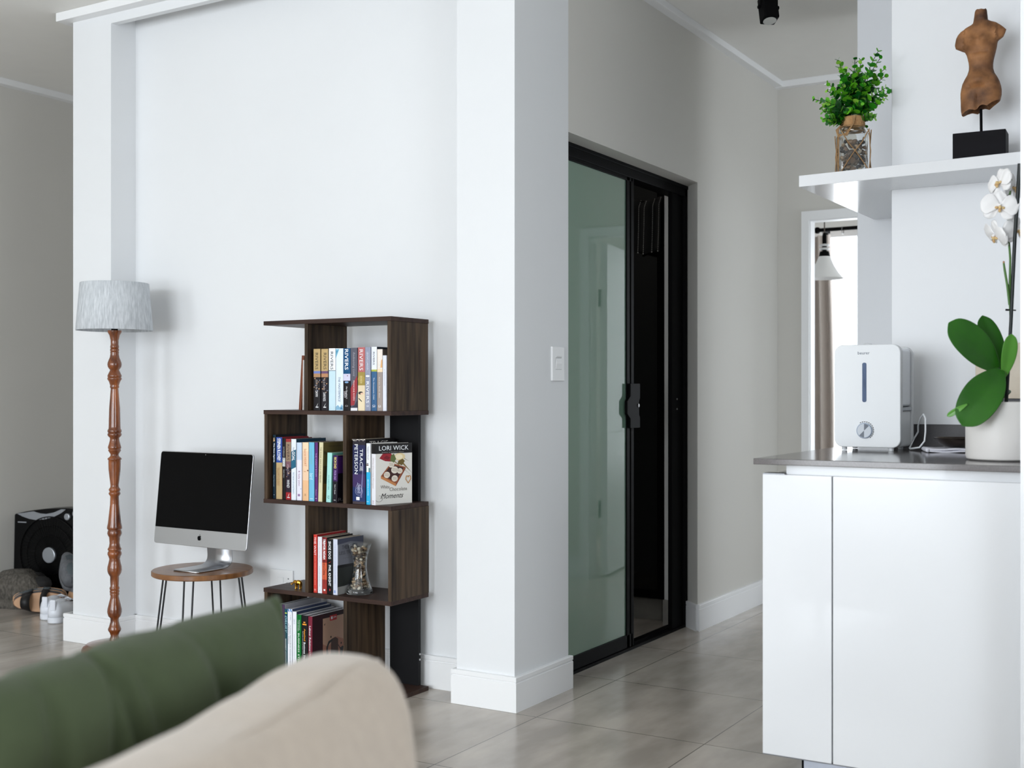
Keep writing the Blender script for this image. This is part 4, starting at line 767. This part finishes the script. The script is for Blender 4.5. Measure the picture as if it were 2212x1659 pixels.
leaf_blade(oL(2168, 830, 0), oL(2132, 680, .03), .034, 'leaf', lg, .01, (.2, -1, .1))
leaf_blade(oL(2158, 818, -.03), oL(2166, 724, -.06), .0205, 'leaf', lg2, .008, (0, -1, .1))
leaf_blade(oL(2160, 840, .02), oL(2186, 742, .05), .034, 'leaf', lg, .0, (.3, -1, .0))
leaf_blade(oL(2158, 862, -.01), oL(2110, 862, -.05), .020, 'leaf', lg2, .016, (0, -.6, 1))
leaf_blade(oL(2168, 860, .0), oL(2192, 843, .03), .007, 'leaf', lg, .004, (0, -.8, 1))
leaf_blade(oL(2060, 872, -.10), oL(2023, 898, -.08), .008, 'aerial_leaf_tip', lg2, .004, (0, -1, .3))
m = MB().tube([oL(2155, 870), oL(2152, 835, -.02), oL(2150, 800, -.03)], [.014, .013, .012], 10); m.build('leaf_base', lg2, orc, smooth=60)
dk = mat('stake_dark_green', (14, 24, 26), .45)
stemm = mat('orchid_stem', (70, 112, 44), .4)
MB().tube([oL(2170, 872, -.012), oL(2176, 700, -.024), oL(2181, 520, -.034), oL(2189, 362, -.042)], [.0045, .0045, .0048, .0055], 10).build('stake', dk, orc, smooth=60)
MB().tube([oL(2178, 866, .01), oL(2178, 810, .01)], .0032, 8).build('second_stake', dk, orc)
MB().tube([oL(2158, 850, -.01), oL(2166, 800, -.02), oL(2178, 752, -.012), oL(2181, 700, -.010), oL(2178, 640, -.010), oL(2180, 560, -.008), oL(2178, 500, 0), oL(2184, 420, .008), oL(2188, 380, .012)], [.004, .004, .0038, .0036, .0034, .003, .003, .003, .0026], 8).build('flower_stem', stemm, orc, smooth=60)
MB().tube([oL(2177, 660, -.012), oL(2172, 620, -.014), oL(2166, 585, -.014), oL(2164, 571, -.014)], [.0034, .0034, .0032, .0028], 8).build('cut_stem', stemm, orc, smooth=60)
MB().ball(oL(2164, 569, -.014), (.0028, .0028, .0035)).build('cut_stem_tip', mat('dry_tip', (170, 130, 100), .8), orc, smooth=0)
MB().tube([oL(2168, 670, -.014), oL(2190, 672, -.014)], .0018, 6).tube([Vector((oL(2179, 671, 0)))+Vector((.007*cos(k*pi/5), .007*sin(k*pi/5), 0)) for k in range(10)], .0014, 6, closed=True).build('clip', black, orc)
pet = mat('orchid_petal_white', (244, 243, 243), .6, sub=.15); lip = mat('orchid_lip', (226, 206, 150), .5, c2=(186, 130, 84), scale=120)
def flower(c, r, tilt, spin, label=None):
    f = bpy.data.objects.new('flower', None); C.objects.link(f); f.parent = orc; f.location = c; f.rotation_euler = (tilt[0], spin, tilt[1]); f.empty_display_size = .02
    def petal(ang, L_, w_, nm, y=0, cup=.25):
        vs = []; fs = []; nu, nv = 10, 8
        for i in range(nu+1):
            u = i/nu; wv = w_*(sin(pi*u**.62))**.55 if 0 < i < nu else 0
            if u > .5: wv = w_*max(0, (1-((u-.52)/.48)**2.4))**.5 if i < nu else 0
            elif i: wv = w_*(.16+.84*(u/.5)**.9)
            for j in range(nv+1):
                v = j/nv*2-1; vs.append((wv*v, y-cup*L_*u*(1-u)+.12*L_*abs(v)**2*u+.0012*sin(9*u+5*v), L_*u))
        for i in range(nu):
            for j in range(nv): q = i*(nv+1)+j; fs.append((q, q+1, q+nv+2, q+nv+1))
        MB().add(vs, fs, 0, Matrix.Rotation(R(ang), 4, 'Y')).build(nm, pet, f, smooth=0, solid=.0008, sub=1)
    petal(0, r*.92, r*.34, 'sepal', .003); petal(128, r*.9, r*.32, 'sepal', .003); petal(-128, r*.9, r*.32, 'sepal', .003)
    petal(78, r, r*.56, 'petal', -.002); petal(-78, r, r*.56, 'petal', -.002)
    m = MB().ball((0, -.008, -.004), (.0042, .006, .006)).ball((-.008, -.006, -.004), (.005, .003, .0038)).ball((.008, -.006, -.004), (.005, .003, .0038)).ball((0, -.010, -.012), (.004, .004, .006))
    m.build('lip', lip, f, smooth=0)
    MB().ball((0, -.007, .003), (.003, .005, .0035)).build('column', pet, f, smooth=0)
flower(oL(2150, 452, -.03), .050, (R(-5), R(-14)), R(6))
flower(oL(2160, 396, .0), .045, (R(-8), R(-70)), R(-14))
flower(oL(2195, 500, -.01), .045, (R(0), R(15)), R(-8))
flower(oL(2152, 510, .0), .048, (R(30), R(-75)), R(18))
flower(oL(2196, 405, .02), .046, (R(-5), R(35)), R(12))
for p0, p1 in (((2184, 440, .005), (2152, 452, -.02)), ((2186, 400, .01), (2162, 396, .0)), ((2182, 500, .0), (2195, 500, .0)), ((2179, 520, .0), (2156, 512, .0)), ((2188, 385, .012), (2196, 402, .02))):
    MB().tube([oL(*p0), (oL(*p0)+oL(*p1))/2+Vector((0, 0, .004)), oL(*p1)], .0015, 6).build('pedicel', stemm, orc)

# ---------------------------------------------------------------- jar with artificial plant on the shelf
jx, jy = -1.083, 3.975
jar = thing('glass_jar', 'square clear glass jar wrapped in twine, filled with stones, on the white shelf', 'jar', (jx, jy, 1.8025), YAW-R(8))
JW = .050
def sq(w_, z, r=.014, n=5):
    pts = []
    for cx_, cy_, a0 in ((w_-r, w_-r, 0), (-w_+r, w_-r, 90), (-w_+r, -w_+r, 180), (w_-r, -w_+r, 270)):
        for k in range(n+1): a = R(a0+90*k/n); pts.append((cx_+r*cos(a), cy_+r*sin(a), z))
    return pts
def loft(rings, m=None, cap=True):
    m = m or MB(); n = len(rings[0]); vs = [p for r_ in rings for p in r_]; fs = []
    for i in range(len(rings)-1):
        for k in range(n): fs.append((i*n+k, i*n+(k+1) % n, (i+1)*n+(k+1) % n, (i+1)*n+k))
    if cap: fs.append(tuple(range(n-1, -1, -1))); fs.append(tuple((len(rings)-1)*n+k for k in range(n)))
    return m.add(vs, fs)
JH = .155
rings = [sq(JW-.006, 0), sq(JW-.001, .003), sq(JW, .008), sq(JW, JH-.02), sq(JW-.004, JH-.006), sq(JW-.012, JH), sq(JW-.014, JH+.01, .03), sq(JW-.014, JH+.045, .03),
         sq(JW-.017, JH+.045, .03), sq(JW-.017, JH+.008, .03), sq(JW-.008, JH-.010), sq(JW-.004, JH-.022), sq(JW-.004, .010), sq(JW-.008, .007)]
loft(rings, cap=True).build('vessel', glass, jar, smooth=50)
MB().lathe([(.037, JH+.006), (.0385, JH+.008), (.0385, JH+.040), (.037, JH+.041), (.0365, JH+.03)], 40, cap=False).build('burlap_band', mat('burlap', (168, 126, 84), .95, bump=.5, scale=120, c2=(190, 150, 106)), jar, smooth=40)
twm = mat('jute_twine', (172, 138, 98), .95, c2=(146, 112, 76), scale=90, bump=.4)
m = MB()
cs = [(-JW-.002, -JW-.002), (JW+.002, -JW-.002), (JW+.002, JW+.002), (-JW-.002, JW+.002)]
for k in range(4):
    (x0, y0), (x1, y1) = cs[k], cs[(k+1) % 4]; mx_, my_ = (x0+x1)/2, (y0+y1)/2; e = .86
    A = lambda f, z: (mx_+(x1-x0)/2*f*e, my_+(y1-y0)/2*f*e, z)
    m.tube([A(-1, JH-.01), A(-.5, .105), A(0, .078), A(.5, .045), A(1, .010)], .0018, 6).tube([A(1, JH-.008), A(.5, .105), A(0, .078), A(-.5, .045), A(-1, .008)], .0018, 6)
    for f, z in ((0, .078), (1, .010), (-1, .008)): m.ball(A(f, z), .0042)
    m.tube([A(.98, JH-.012), A(1.06, .09), A(1.10, .075), A(1.06, .05), A(.98, .012)], .0016, 6)
m.build('twine_net', twm, jar, smooth=60)
m = MB()
for k in range(5): m.tube([(.041*cos(t)+.0, .041*sin(t), JH-.006+.003*k+.004*sin(t+k)) for t in [i*pi/10 for i in range(20)]], .0016, 6, closed=True)
for k in range(5):
    m.tube([(-.006+.002*k, -.041, JH+.036), (-.004, -.046-.001*k, JH+.014), (-.026, -.05, JH-.016-.003*k), (-.054, -.05, JH-.034+.003*k), (-.060+.002*k, -.045, JH-.008), (-.044, -.040, JH+.008)], .0016, 6)
m.build('twine_bow', twm, jar, smooth=60)
def jr(z): return .052
pebbles((jx, jy, 1.8025),   .018, .118, lambda z: .050, 75, .0118, 'stone inside the twine wrapped glass jar', 'stones in the twine wrapped jar', 9, [2, 3, 3, 4, 4, 1, 3, 3])
pl = thing('leafy_plant', 'bushy artificial plant with small round bright green leaves in the jar', 'plant', (jx, jy, 1.8025+JH+.02), YAW)
rnd = random.Random(12); ms_ = [mat('leaf_bright', (96, 176, 38), .35), mat('leaf_mid', (44, 136, 26), .35), mat('leaf_deep', (14, 82, 22), .35), mat('leaf_yellow_green', (140, 196, 66), .4)]
twig = mat('twig_green', (30, 60, 24), .6)
KJ = 4.06/F
tips = [(1762, 205), (1790, 188), (1778, 232), (1775, 250), (1788, 258), (1808, 125), (1822, 120), (1840, 128), (1868, 115), (1887, 112), (1896, 122), (1910, 140), (1915, 152), (1932, 182), (1905, 208), (1895, 215), (1875, 260), (1880, 248), (1800, 215), (1820, 150), (1858, 138), (1846, 160), (1830, 190), (1870, 180), (1890, 165), (1856, 210), (1812, 245), (1845, 232), (1866, 225), (1770, 222), (1900, 190), (1835, 165), (1850, 190), (1820, 215), (1838, 240), (1882, 200), (1800, 160), (1878, 145), (1810, 180), (1845, 248), (1790, 210), (1862, 160), (1825, 235), (1850, 222), (1872, 240)]
ml = MB(); mt_ = MB()
for i, (x, y) in enumerate(tips):
    tp = Vector(((x-1843)*KJ, rnd.uniform(-.09, .09)*(1 if i > 17 else .6), (250-y)*KJ+.01)); st_ = Vector((rnd.uniform(-.012, .012), rnd.uniform(-.012, .012), -.01))
    L_ = tp.length; mid = Vector((tp.x*.35, tp.y*.35, tp.z*.55+.02)); pts = [st_]
    for k in range(1, 13):
        t = k/12; pts.append(st_*(1-t)**2+mid*2*t*(1-t)+tp*t*t)
    mt_.tube(pts, [.0011]*len(pts), 5)
    for k in range(3, 13):
        t = k/12; p = pts[k]; d = (pts[k]-pts[k-1]).normalized(); s_ = d.orthogonal().normalized(); s_.rotate(Matrix.Rotation(k*pi/2+i, 3, d))
        for sg in (-1, 1):
            r = (.0105-.0055*max(0, t-.55)/.45)*rnd.uniform(1.0, 1.5); out = (s_*sg+d*.5+Vector((0, 0, .15))).normalized(); wd = out.cross(d).normalized(); nn = wd.cross(out)
            mi = rnd.choices([0, 1, 2, 3], [2, 3, 4, .4] if t < .75 else [5, 3, 1, 2])[0]
            vs = [p]+[p+out*r*(1-cos(q*pi/5))*1.0+wd*r*.95*sin(q*pi/5)+nn*(.25*r*(1-cos(q*pi/5))/2) for q in range(1, 10)]
            ml.add(vs, [tuple(range(10))], mi)
ml.build('foliage', ms_, pl); mt_.build('twigs', twig, pl)

# ---------------------------------------------------------------- torso sculpture
ts = thing('torso_sculpture', 'carved brown wooden female torso on a black block, standing on the white shelf', 'sculpture', (-0.672, 3.905, 1.8025), R(3))
MB().box(-.076, .076, -.042, .042, 0, .084).build('base_block', mat('black_stained_wood', (15, 14, 17), .55, scale=5, stretch=(.3, 4, 4), c2=(22, 21, 26), spec=.1), ts, bevel=.0015)
MB().tube([(.002, 0, .082), (.001, 0, .16)], .0042, 12).build('rod', black, ts, smooth=40)
kz = .000346; tx = 452
P_ = [(172, 408, 503), (185, 404, 505), (230, 398, 510), (265, 393, 513), (285, 388, 545), (300, 370, 585), (320, 325, 612), (345, 285, 640), (370, 262, 664), (400, 246, 655), (430, 240, 640), (460, 236, 598), (490, 243, 590), (515, 290, 586), (530, 320, 583), (560, 335, 576), (590, 343, 568), (630, 352, 560), (665, 355, 556), (700, 354, 557), (740, 342, 568), (780, 318, 592), (820, 300, 610), (860, 290, 621), (900, 284, 627), (940, 284, 626), (975, 286, 618)]
def dep_(z_):
    q = [(172, 50), (265, 52), (300, 62), (350, 80), (450, 92), (530, 78), (640, 70), (740, 84), (860, 112), (975, 100)]
    for (a, d0), (b_, d1) in zip(q, q[1:]):
        if z_ <= b_: return d0+(d1-d0)*(z_-a)/(b_-a)
    return 100
rings = []; n = 72
import bisect
rows = []
for (a, b_) in zip(P_, P_[1:]):
    for k in range(3): t = k/3; rows.append(tuple(a[i]+(b_[i]-a[i])*t for i in range(3)))
rows.append(P_[-1])
g_ = lambda x, c_, s_: math.exp(-((x-c_)/s_)**2)
def bottom(x): # jagged lower edge by x
    q = [(284, 1085), (300, 1096), (330, 1075), (370, 1060), (400, 1068), (425, 1076), (445, 1040), (480, 1030), (515, 1045), (550, 1018), (590, 998), (612, 990), (628, 960)]
    for (a, d0), (b_, d1) in zip(q, q[1:]):
        if x <= b_: return d0+(d1-d0)*max(0, x-a)/(b_-a)
    return 960
def ring(y, l, r, jag=0):
    out = []; cx_ = (l+r)/2; hw2 = (r-l)/2
    for k in range(n):
        a = 2*pi*k/n; ca, sa = cos(a), sin(a); x = cx_+hw2*(abs(ca)**.85)*(1 if ca > 0 else -1); yy = dep_(y)*(abs(sa)**.8)*(1 if sa > 0 else -1)
        # arms are thinner than the chest
        if 300 < y < 535 and (x < 320 or x > 590): yy *= .62
        if sa < 0:
            yy -= 44*(g_(x, 378, 36)+g_(x, 490, 38))*g_(y, 455, 42)*(-sa)**.5
            yy -= 16*g_(x, 450, 60)*g_(y, 600, 34); yy += 10*g_(x, 450, 70)*g_(y, 552, 16)
            yy -= 36*g_(x, 440, 80)*g_(y, 800, 42); yy += 30*g_(x, 430, 90)*g_(y, 858, 16)
            yy += 24*g_(x, 440, 16)*g_(y, 960, 60)
            yy += 8*g_(x, 432, 10)*g_(y, 420, 60)
        yy += 5*noise.noise(Vector((x*.02, yy*.02, y*.02)))
        yv = y
        if jag: yv = y+(bottom(x)-y)*jag
        if y < 186: yv = y+8*noise.noise(Vector((x*.06, yy*.06, 3)))
        out.append(((x-tx)*kz, yy*kz, .144+(1096-yv)*kz))
    return out
rings = [ring(*r_) for r_ in rows]
for j, sc_ in ((.35, 1), (.7, .99), (1.0, .95)):
    y, l, r = P_[-1]; cx_ = (l+r)/2; rings.append(ring(y, cx_+(l-cx_)*sc_, cx_+(r-cx_)*sc_, j))
rings.append([(x*.8, y*.6, z+.012) for x, y, z in rings[-1]])
torm = mat('weathered_carved_wood', (66, 38, 20), .65, scale=15, c2=(164, 114, 72), bump=.4, detail=8)
for nd in torm.node_tree.nodes:
    if nd.type == 'VALTORGB': nd.color_ramp.elements[0].position = .34; nd.color_ramp.elements[1].position = .66
loft(rings).build('torso', torm, ts, smooth=50)

# ---------------------------------------------------------------- entry corner: box fan and shoes
fan = thing('box_fan', 'black box fan with a silver hub and crescent standing by the grey entry wall', 'fan', (-5.362, 4.15, 0), R(9)); fan.scale = (1.05, 1, 1.03)
bp = mat('black_glossy_plastic', (9, 9, 10), .28, spec=.2)
fw, fh = .232, .455
outl = [(-fw, .02), (fw, .02), (fw-.015, .468), (.1, .470), (.04, .467), (-.03, .461), (-.10, .452), (-.16, .442), (-fw+.01, .428)]
MB().prism(outl, 0, .11, M=frame((0, .11, 0), (1, 0, 0), (0, 0, 1), (0, -1, 0))).build('housing', bp, fan, bevel=.008, seg=3)
FM = frame((.018, -.001, .228), (1, 0, 0), (0, 0, 1), (0, -1, 0))
m = MB()
for r_ in (.195, .15, .1): m.tube([(r_*cos(a*pi/24), r_*sin(a*pi/24), .004) for a in range(48)], .003 if r_ > .19 else .0016, 6, M=FM, closed=True)
for k in range(60): a = 2*pi*k/60; m.tube([(.045*cos(a), .045*sin(a), .010), (.12*cos(a+.12), .12*sin(a+.12), .012), (.193*cos(a+.2), .193*sin(a+.2), .004)], .0013, 4, M=FM)
m.build('grille', bp, fan, smooth=60)
MB().lathe([(.04, .006), (.04, .016), (.036, .018)], 32, M=FM).build('hub', mat('satin_silver', (158, 162, 168), .35, metal=.5), fan)
cr = [(-.20, .431), (-.165, .418), (-.12, .407), (-.077, .403), (-.02, .408), (.04, .424), (.085, .444), (.115, .464), (.086, .464), (.04, .446), (-.013, .436), (-.05, .438), (-.094, .447), (-.15, .438)]
MB().prism(cr, 0, .003, M=frame((0, -.0005, 0), (1, 0, 0), (0, 0, 1), (0, -1, 0))).build('crescent_trim', mat('satin_silver', (0, 0, 0)), fan)
for x, z in ((.130, .428), (.182, .446), (.190, .400)): MB().lathe([(.017, 0), (.017, .012), (.013, .014)], 24, M=frame((x, -.001, z), (1, 0, 0), (0, 0, 1), (0, -1, 0))).build('knob', mat('satin_silver', (0, 0, 0)), fan)
MB().box(-.195, -.14, -.003, 0, .385, .391).build('badge', mat('satin_silver', (0, 0, 0)), fan)
m = MB()
for k in range(18): m.tube([(-.246, .045+.0, .10+.012*k), (-.262, .055, .10+.012*k), (-.262, .085, .10+.012*k), (-.246, .095, .10+.012*k)], .0025, 5)
m.build('side_grille', bp, fan)
MB().box(-.23, .23, .0, .11, 0, .022).build('foot', bp, fan)

def shoe(kind, label, loc, rz, cols, tiltx=0, tilty=0, L_=.27, W_s=.05, cat='shoe', group=None, ztop=.07):
    s = thing(kind, label, cat, loc, rz, group); s.rotation_euler = (tiltx, tilty, rz); s.scale = (1, 1, 1.9) if kind == 'slipper' else (1, 1, 1.2)
    def hw(u): return W_s*(.62+.38*sin(pi*min(1, u*1.25))**.8)*(1-max(0, (u-.82)/.18)**2*.75)*(1 if u > .06 else .55+u*7.5)
    def ringp(u, z, f=1.0, n=20):
        return None
    def prof(z, f, n=36):
        pts = []
        for k in range(n):
            a = 2*pi*k/n; u = .5-.5*cos(a); sx = 1 if sin(a) >= 0 else -1
            pts.append((sx*hw(u)*f*min(1, abs(sin(a))*3)**.5, (u-.5)*L_*f, z))
        return pts
    sole, up, lining = cols
    loft([prof(0, .96), prof(.004, 1.0), prof(.022, 1.0), prof(.025, .97)]).build('sole', sole, s, smooth=50)
    if kind == 'slipper':
        rings = []
        for f, z in ((.98, .024), (1.02, .04), (.99, .058), (.88, .075), (.66, .086), (.35, .091), (.05, .092)):
            pp = prof(0, f); rings.append([(x, y, .024+(z-.024)*(1.0 if (y/L_+.5) > .35 else max(.35, (y/L_+.5)/.35))) for x, y, _ in pp])
        loft(rings).build('upper', up, s, smooth=0)
        MB().ball((0, -L_*.28, .062), (W_s*.62, L_*.17, .022)).build('opening', lining, s, smooth=0)
    elif kind == 'sandal':
        loft([prof(.025, .95), prof(.030, .94)]).build('footbed', lining, s, smooth=50)
        for u0, u1 in ((.62, .80), (.30, .42)):
            vs = []; fs = []
            for i in range(2):
                u = (u0, u1)[i]
                for k in range(13): a = pi*k/12; vs.append((hw(u)*1.0*cos(a), (u-.5)*L_, .022+.042*sin(a)))
            for k in range(12): fs.append((k, k+1, 14+k, 13+k))
            MB().add(vs, fs).build('strap', up, s, smooth=0, solid=.004)
    else:
        rings = []
        for f, t in ((.99, 0), (1.0, .25), (.95, .5), (.86, .75), (.74, .93), (.66, 1.0)):
            pp = prof(0, f); r_ = []
            for x, y, _ in pp:
                u = y/L_+.5; topz = .058+(.085-.058)*(1-min(1, max(0, u-.1)/.75))+(.02 if u < .12 else 0); 
                if u > .72: topz = .058-.012*(u-.72)/.28
                r_.append((x, y*(1 if f > .9 else 1), .024+t*(topz-.024)))
            rings.append(r_)
        loft(rings).build('upper', up, s, smooth=0)
        MB().ball((0, -L_*.22, .078), (W_s*.55, L_*.2, .012)).build('opening', lining, s, smooth=0)
        for k in range(4): MB().tube([(-.018, L_*(.06+.05*k), .079-.004*k), (0, L_*(.075+.05*k), .083-.004*k), (.018, L_*(.06+.05*k), .079-.004*k)], .0025, 6).build('lace', lining if kind != 'sneaker' else up, s)
        MB().box(-.014, .014, -L_*.5+.002, -L_*.46, .05, .094).build('heel_tab', up, s, bevel=.004)
    return s
fz = mat('grey_fleece', (86, 82, 76), 1.0, var=.45, scale=90, bump=1.0); dks = mat('dark_rubber', (26, 25, 25), .8)
tanm = mat('tan_leather', (186, 146, 112), .6); blk = mat('black_leather', (22, 21, 22), .5); wl = mat('white_leather', (228, 232, 240), .4); gsu = mat('grey_suede', (98, 100, 104), .9, var=.2, scale=50); gsl = mat('slate_leather', (78, 86, 90), .7)
shoe('slipper', 'grey fleece slipper lying farthest left in front of the box fan', (-5.40, 4.015, 0), R(112), (fz, fz, dks), L_=.31, W_s=.066, group='pair of grey fleece slippers')
shoe('slipper', 'grey fleece slipper next to the sandals in front of the fan', (-5.262, 3.93, 0), R(122), (fz, fz, dks), L_=.31, W_s=.066, group='pair of grey fleece slippers')
shoe('sandal', 'slate sandal with a tan edge, standing on its side beside the grey slippers', (-5.165, 3.955, .055), R(128), (tanm, gsl, gsl), tilty=R(-80), L_=.26)
shoe('sandal', 'tan and black sandal standing on its side, second in the row of sandals', (-5.115, 3.912, .055), R(128), (tanm, blk, blk), tilty=R(-80), L_=.25)
shoe('sandal', 'brown sandal on its side, tucked behind the white sneakers', (-5.065, 3.87, .053), R(128), (mat('brown_leather', (128, 96, 76), .6), blk, tanm), tilty=R(-80), L_=.24)
shoe('sneaker', 'white leather sneaker seen from its heel, left one of the pair', (-4.925, 3.875, 0), R(22), (wl, wl, wl), L_=.27, W_s=.043, group='pair of white sneakers')
shoe('sneaker', 'white leather sneaker seen from its heel, right one of the pair', (-4.825, 3.835, 0), R(25), (wl, wl, wl), L_=.27, W_s=.043, group='pair of white sneakers')
shoe('ankle_boot', 'grey suede shoe propped up against the fan above the other shoes', (-5.06, 4.04, .17), R(60), (gsu, gsu, gsl), tiltx=R(40), L_=.24)
shoe('trainer', 'grey and tan shoe lying behind the white sneakers', (-4.90, 3.98, .06), R(75), (tanm, gsu, blk), tilty=R(20), L_=.24)

# ---------------------------------------------------------------- bedroom beyond the doorway
ct = thing('curtain', 'beige curtain gathered at the left of the bedroom window', 'curtain', (-2.57, 8.40, 0))
m = MB(); vs = []; fs = []; nx, nz = 40, 24
for j in range(nz+1):
    for i in range(nx+1):
        u, v = i/nx, j/nz; vs.append((-.06+(.21+.02*sin(v*3))*u*(1-.12*v), .035*sin(u*18+v*.6), -.0+2.20*v))
for j in range(nz):
    for i in range(nx): a = j*(nx+1)+i; fs.append((a, a+1, a+nx+2, a+nx+1))
m.add(vs, fs).build('cloth', mat('beige_curtain', (222, 212, 205), .9), ct, smooth=0)
crd = thing('curtain_rod', 'black curtain rod with rings above the bedroom window', 'curtain rod', (-2.53, 8.40, 2.24))
MB().tube([(0, 0, 0), (2.0, 0, 0)], .014, 12).build('rod', black, crd)
MB().ball((-.01, 0, 0), .024).build('finial', black, crd, smooth=0)
for k in range(4): MB().tube([(.17+.19*k+0, .024*cos(a*pi/6), .024*sin(a*pi/6)-.012) for a in range(12)], .003, 6, closed=True).build('ring', mat('steel_ring', (120, 120, 120), .3, metal=1), crd)
MB().tube([(.03, 0, 0), (.03, .15, 0)], .01, 8).build('bracket', black, crd)
pd = thing('pendant_lamp', 'small pendant lamp with a flared white shade hanging in the bedroom', 'pendant lamp', (-2.163, 7.3, 0))
MB().tube([(0, 0, 2.07), (0, 0, CE)], .004, 6).build('cord', mat('brown_cord', (90, 80, 74), .7), pd)
MB().lathe([(.013, 1.985), (.013, 2.05), (.008, 2.07)], 16).lathe([(.034, 1.925), (.028, 1.955), (.014, 1.96), (.014, 1.99)], 24).lathe([(.012, 1.955), (.012, 1.99)], 12).build('holder', black, pd, smooth=40)
for z in (1.972, 1.995): MB().lathe([(.012, z-.006), (.030, z-.006), (.032, z), (.030, z+.006), (.012, z+.006)], 24).build('white_disc', trimm, pd, smooth=40)
MB().lathe([(.115, 1.79), (.085, 1.825), (.058, 1.87), (.042, 1.91), (.034, 1.926), (.031, 1.925), (.056, 1.868), (.083, 1.823), (.112, 1.79)], 36, cap=False).build('lamp_shade', mat('opal_shade', (240, 240, 240), .4), pd, smooth=50)
#SOFA
# ---------------------------------------------------------------- sofa and green cushion in the foreground
def superbox(fn, nu=64, nv=40):
    vs = []; fs = []
    for j in range(nv+1):
        for i in range(nu): vs.append(fn(i/nu, j/nv))
    for j in range(nv):
        for i in range(nu): fs.append((j*nu+i, j*nu+(i+1) % nu, (j+1)*nu+(i+1) % nu, (j+1)*nu+i))
    fs.append(tuple(range(nu-1, -1, -1))); fs.append(tuple(nv*nu+k for k in range(nu)))
    return MB().add(vs, fs)
sofa = thing('sofa', 'beige fabric sofa backrest in the foreground at the bottom of the picture', 'sofa', (-0.832, 1.06, 0), R(13.4))
bei = mat('beige_sofa_fabric', (166, 154, 141), .95, var=.04, scale=60, bump=.12, sheen=.3)
SLEN = 1.6
# local axes: -y runs along the backrest towards the viewer, x is across it
def back_top(s):      # s metres from the far end
    q = [(0, .792), (.05, .812), (.12, .815), (.2, .806), (.3, .800), (.45, .800), (.7, .80), (1.7, .80)]
    for (a, h0), (b_, h1) in zip(q, q[1:]):
        if s <= b_: t = (s-a)/(b_-a); t = t*t*(3-2*t); return h0+(h1-h0)*t
    return .80
def bk(u, v):
    a = 2*pi*u; s = SLEN*v**1.6; e = .35 if v > 0 else 0
    r = min(1, (s/.07)); r = (1-(1-r)**2)**.5 if s < .07 else 1; r = max(r, .02)
    hgt = back_top(s); lo = .36; cz = (hgt+lo)/2; hz = (hgt-lo)/2; ca, sa = cos(a), sin(a)
    px_ = (abs(ca)**.62)*(1 if ca > 0 else -1)*.086; pz = (abs(sa)**.50)*(1 if sa > 0 else -1)*hz
    n_ = noise.noise(Vector((px_*6, s*5, pz*6)))*.008+noise.noise(Vector((px_*15, s*12, pz*15)))*.002
    return (px_*(.45+.55*r)+n_*ca, -s, cz+pz*(.80+.20*r)+n_*sa)
superbox(bk, 72, 90).build('backrest', bei, sofa, smooth=0)
m = MB().tube([(.030+.003*sin(s*.5), -.03-.04*s, back_top(.03+.04*s)-.0065) for s in range(38)], .003, 6); m.build('piping', bei, sofa, smooth=0)
MB().box(-1.0, .08, -1.62, -.01, .10, .36).build('seat_base', bei, sofa, bevel=.03, seg=3)
MB().box(-.98, -.20, -1.58, -.06, .36, .425).build('seat_cushion', bei, sofa, bevel=.04, seg=4)
for x in (-.9, .0):
    for y in (-.1, -1.5): MB().lathe([(.018, 0), (.024, .10)], 16, M=Matrix.Translation((x, y, 0))).build('leg', lampw, sofa)
gc = thing('scatter_cushion', 'dark green fabric scatter cushion propped behind the beige sofa backrest', 'cushion', (-.985, .872, .632), R(11))
grn = mat('olive_green_fabric', (60, 71, 47), .9, var=.05, scale=50, bump=.1, sheen=.05)
CW, CHt, CT = .262, .20, .072
vs = []; fs = []; N1, N2 = 120, 60; idx = {}
FOLDS = [(-.06, -.15, .018, .010), (-.145, .25, .017, .009), (.15, .45, .020, .011), (.205, .2, .013, .009), (.05, .1, .009, .018), (-.015, -.25, .009, .014), (.10, -.3, .010, .013), (-.20, .1, .012, .012)]
def cpt(u, v, sd):
    # pinched sides with pointed corners
    X_ = CW*u*(1-.07*(1-v*v)*1.0); Z_ = CHt*v*(1+.035*(1-u*u)+.03*u**6)
    Tn = CT*((1-u**4)*(1-v**4))**.42 if abs(u) < 1 and abs(v) < 1 else 0
    wr = sum(-dp*math.exp(-((X_-x0_-sl*Z_)/wd)**2)*min(1, max(0, (v+.7)*1.2)) for x0_, sl, dp, wd in FOLDS)*min(1, Tn/CT*1.4)+.010*noise.noise(Vector((X_*9, Z_*3.5, sd*3+1)))*min(1, Tn/CT*1.3)+.003*sin(X_*38+Z_*10+2*noise.noise(Vector((X_*4, 0, 1))))*max(0, v-.1)*min(1, Tn/CT)
    return (sd*(Tn+wr), X_, Z_)
for sd in (1, -1):
    o_ = len(vs)
    for j in range(N2+1):
        for i in range(N1+1): vs.append(cpt(i/N1*2-1, j/N2*2-1, sd))
    for j in range(N2):
        for i in range(N1): a = o_+j*(N1+1)+i; fs.append((a, a+1, a+N1+2, a+N1+1))
o = MB().add(vs, fs).build('cover', grn, gc, smooth=0)
bm = bmesh.new(); bm.from_mesh(o.data); bmesh.ops.remove_doubles(bm, verts=bm.verts, dist=.0004); bmesh.ops.recalc_face_normals(bm, faces=bm.faces); bm.to_mesh(o.data); bm.free()
for p in o.data.polygons: p.use_smooth = True
gc.rotation_euler = (0, R(3), R(11))
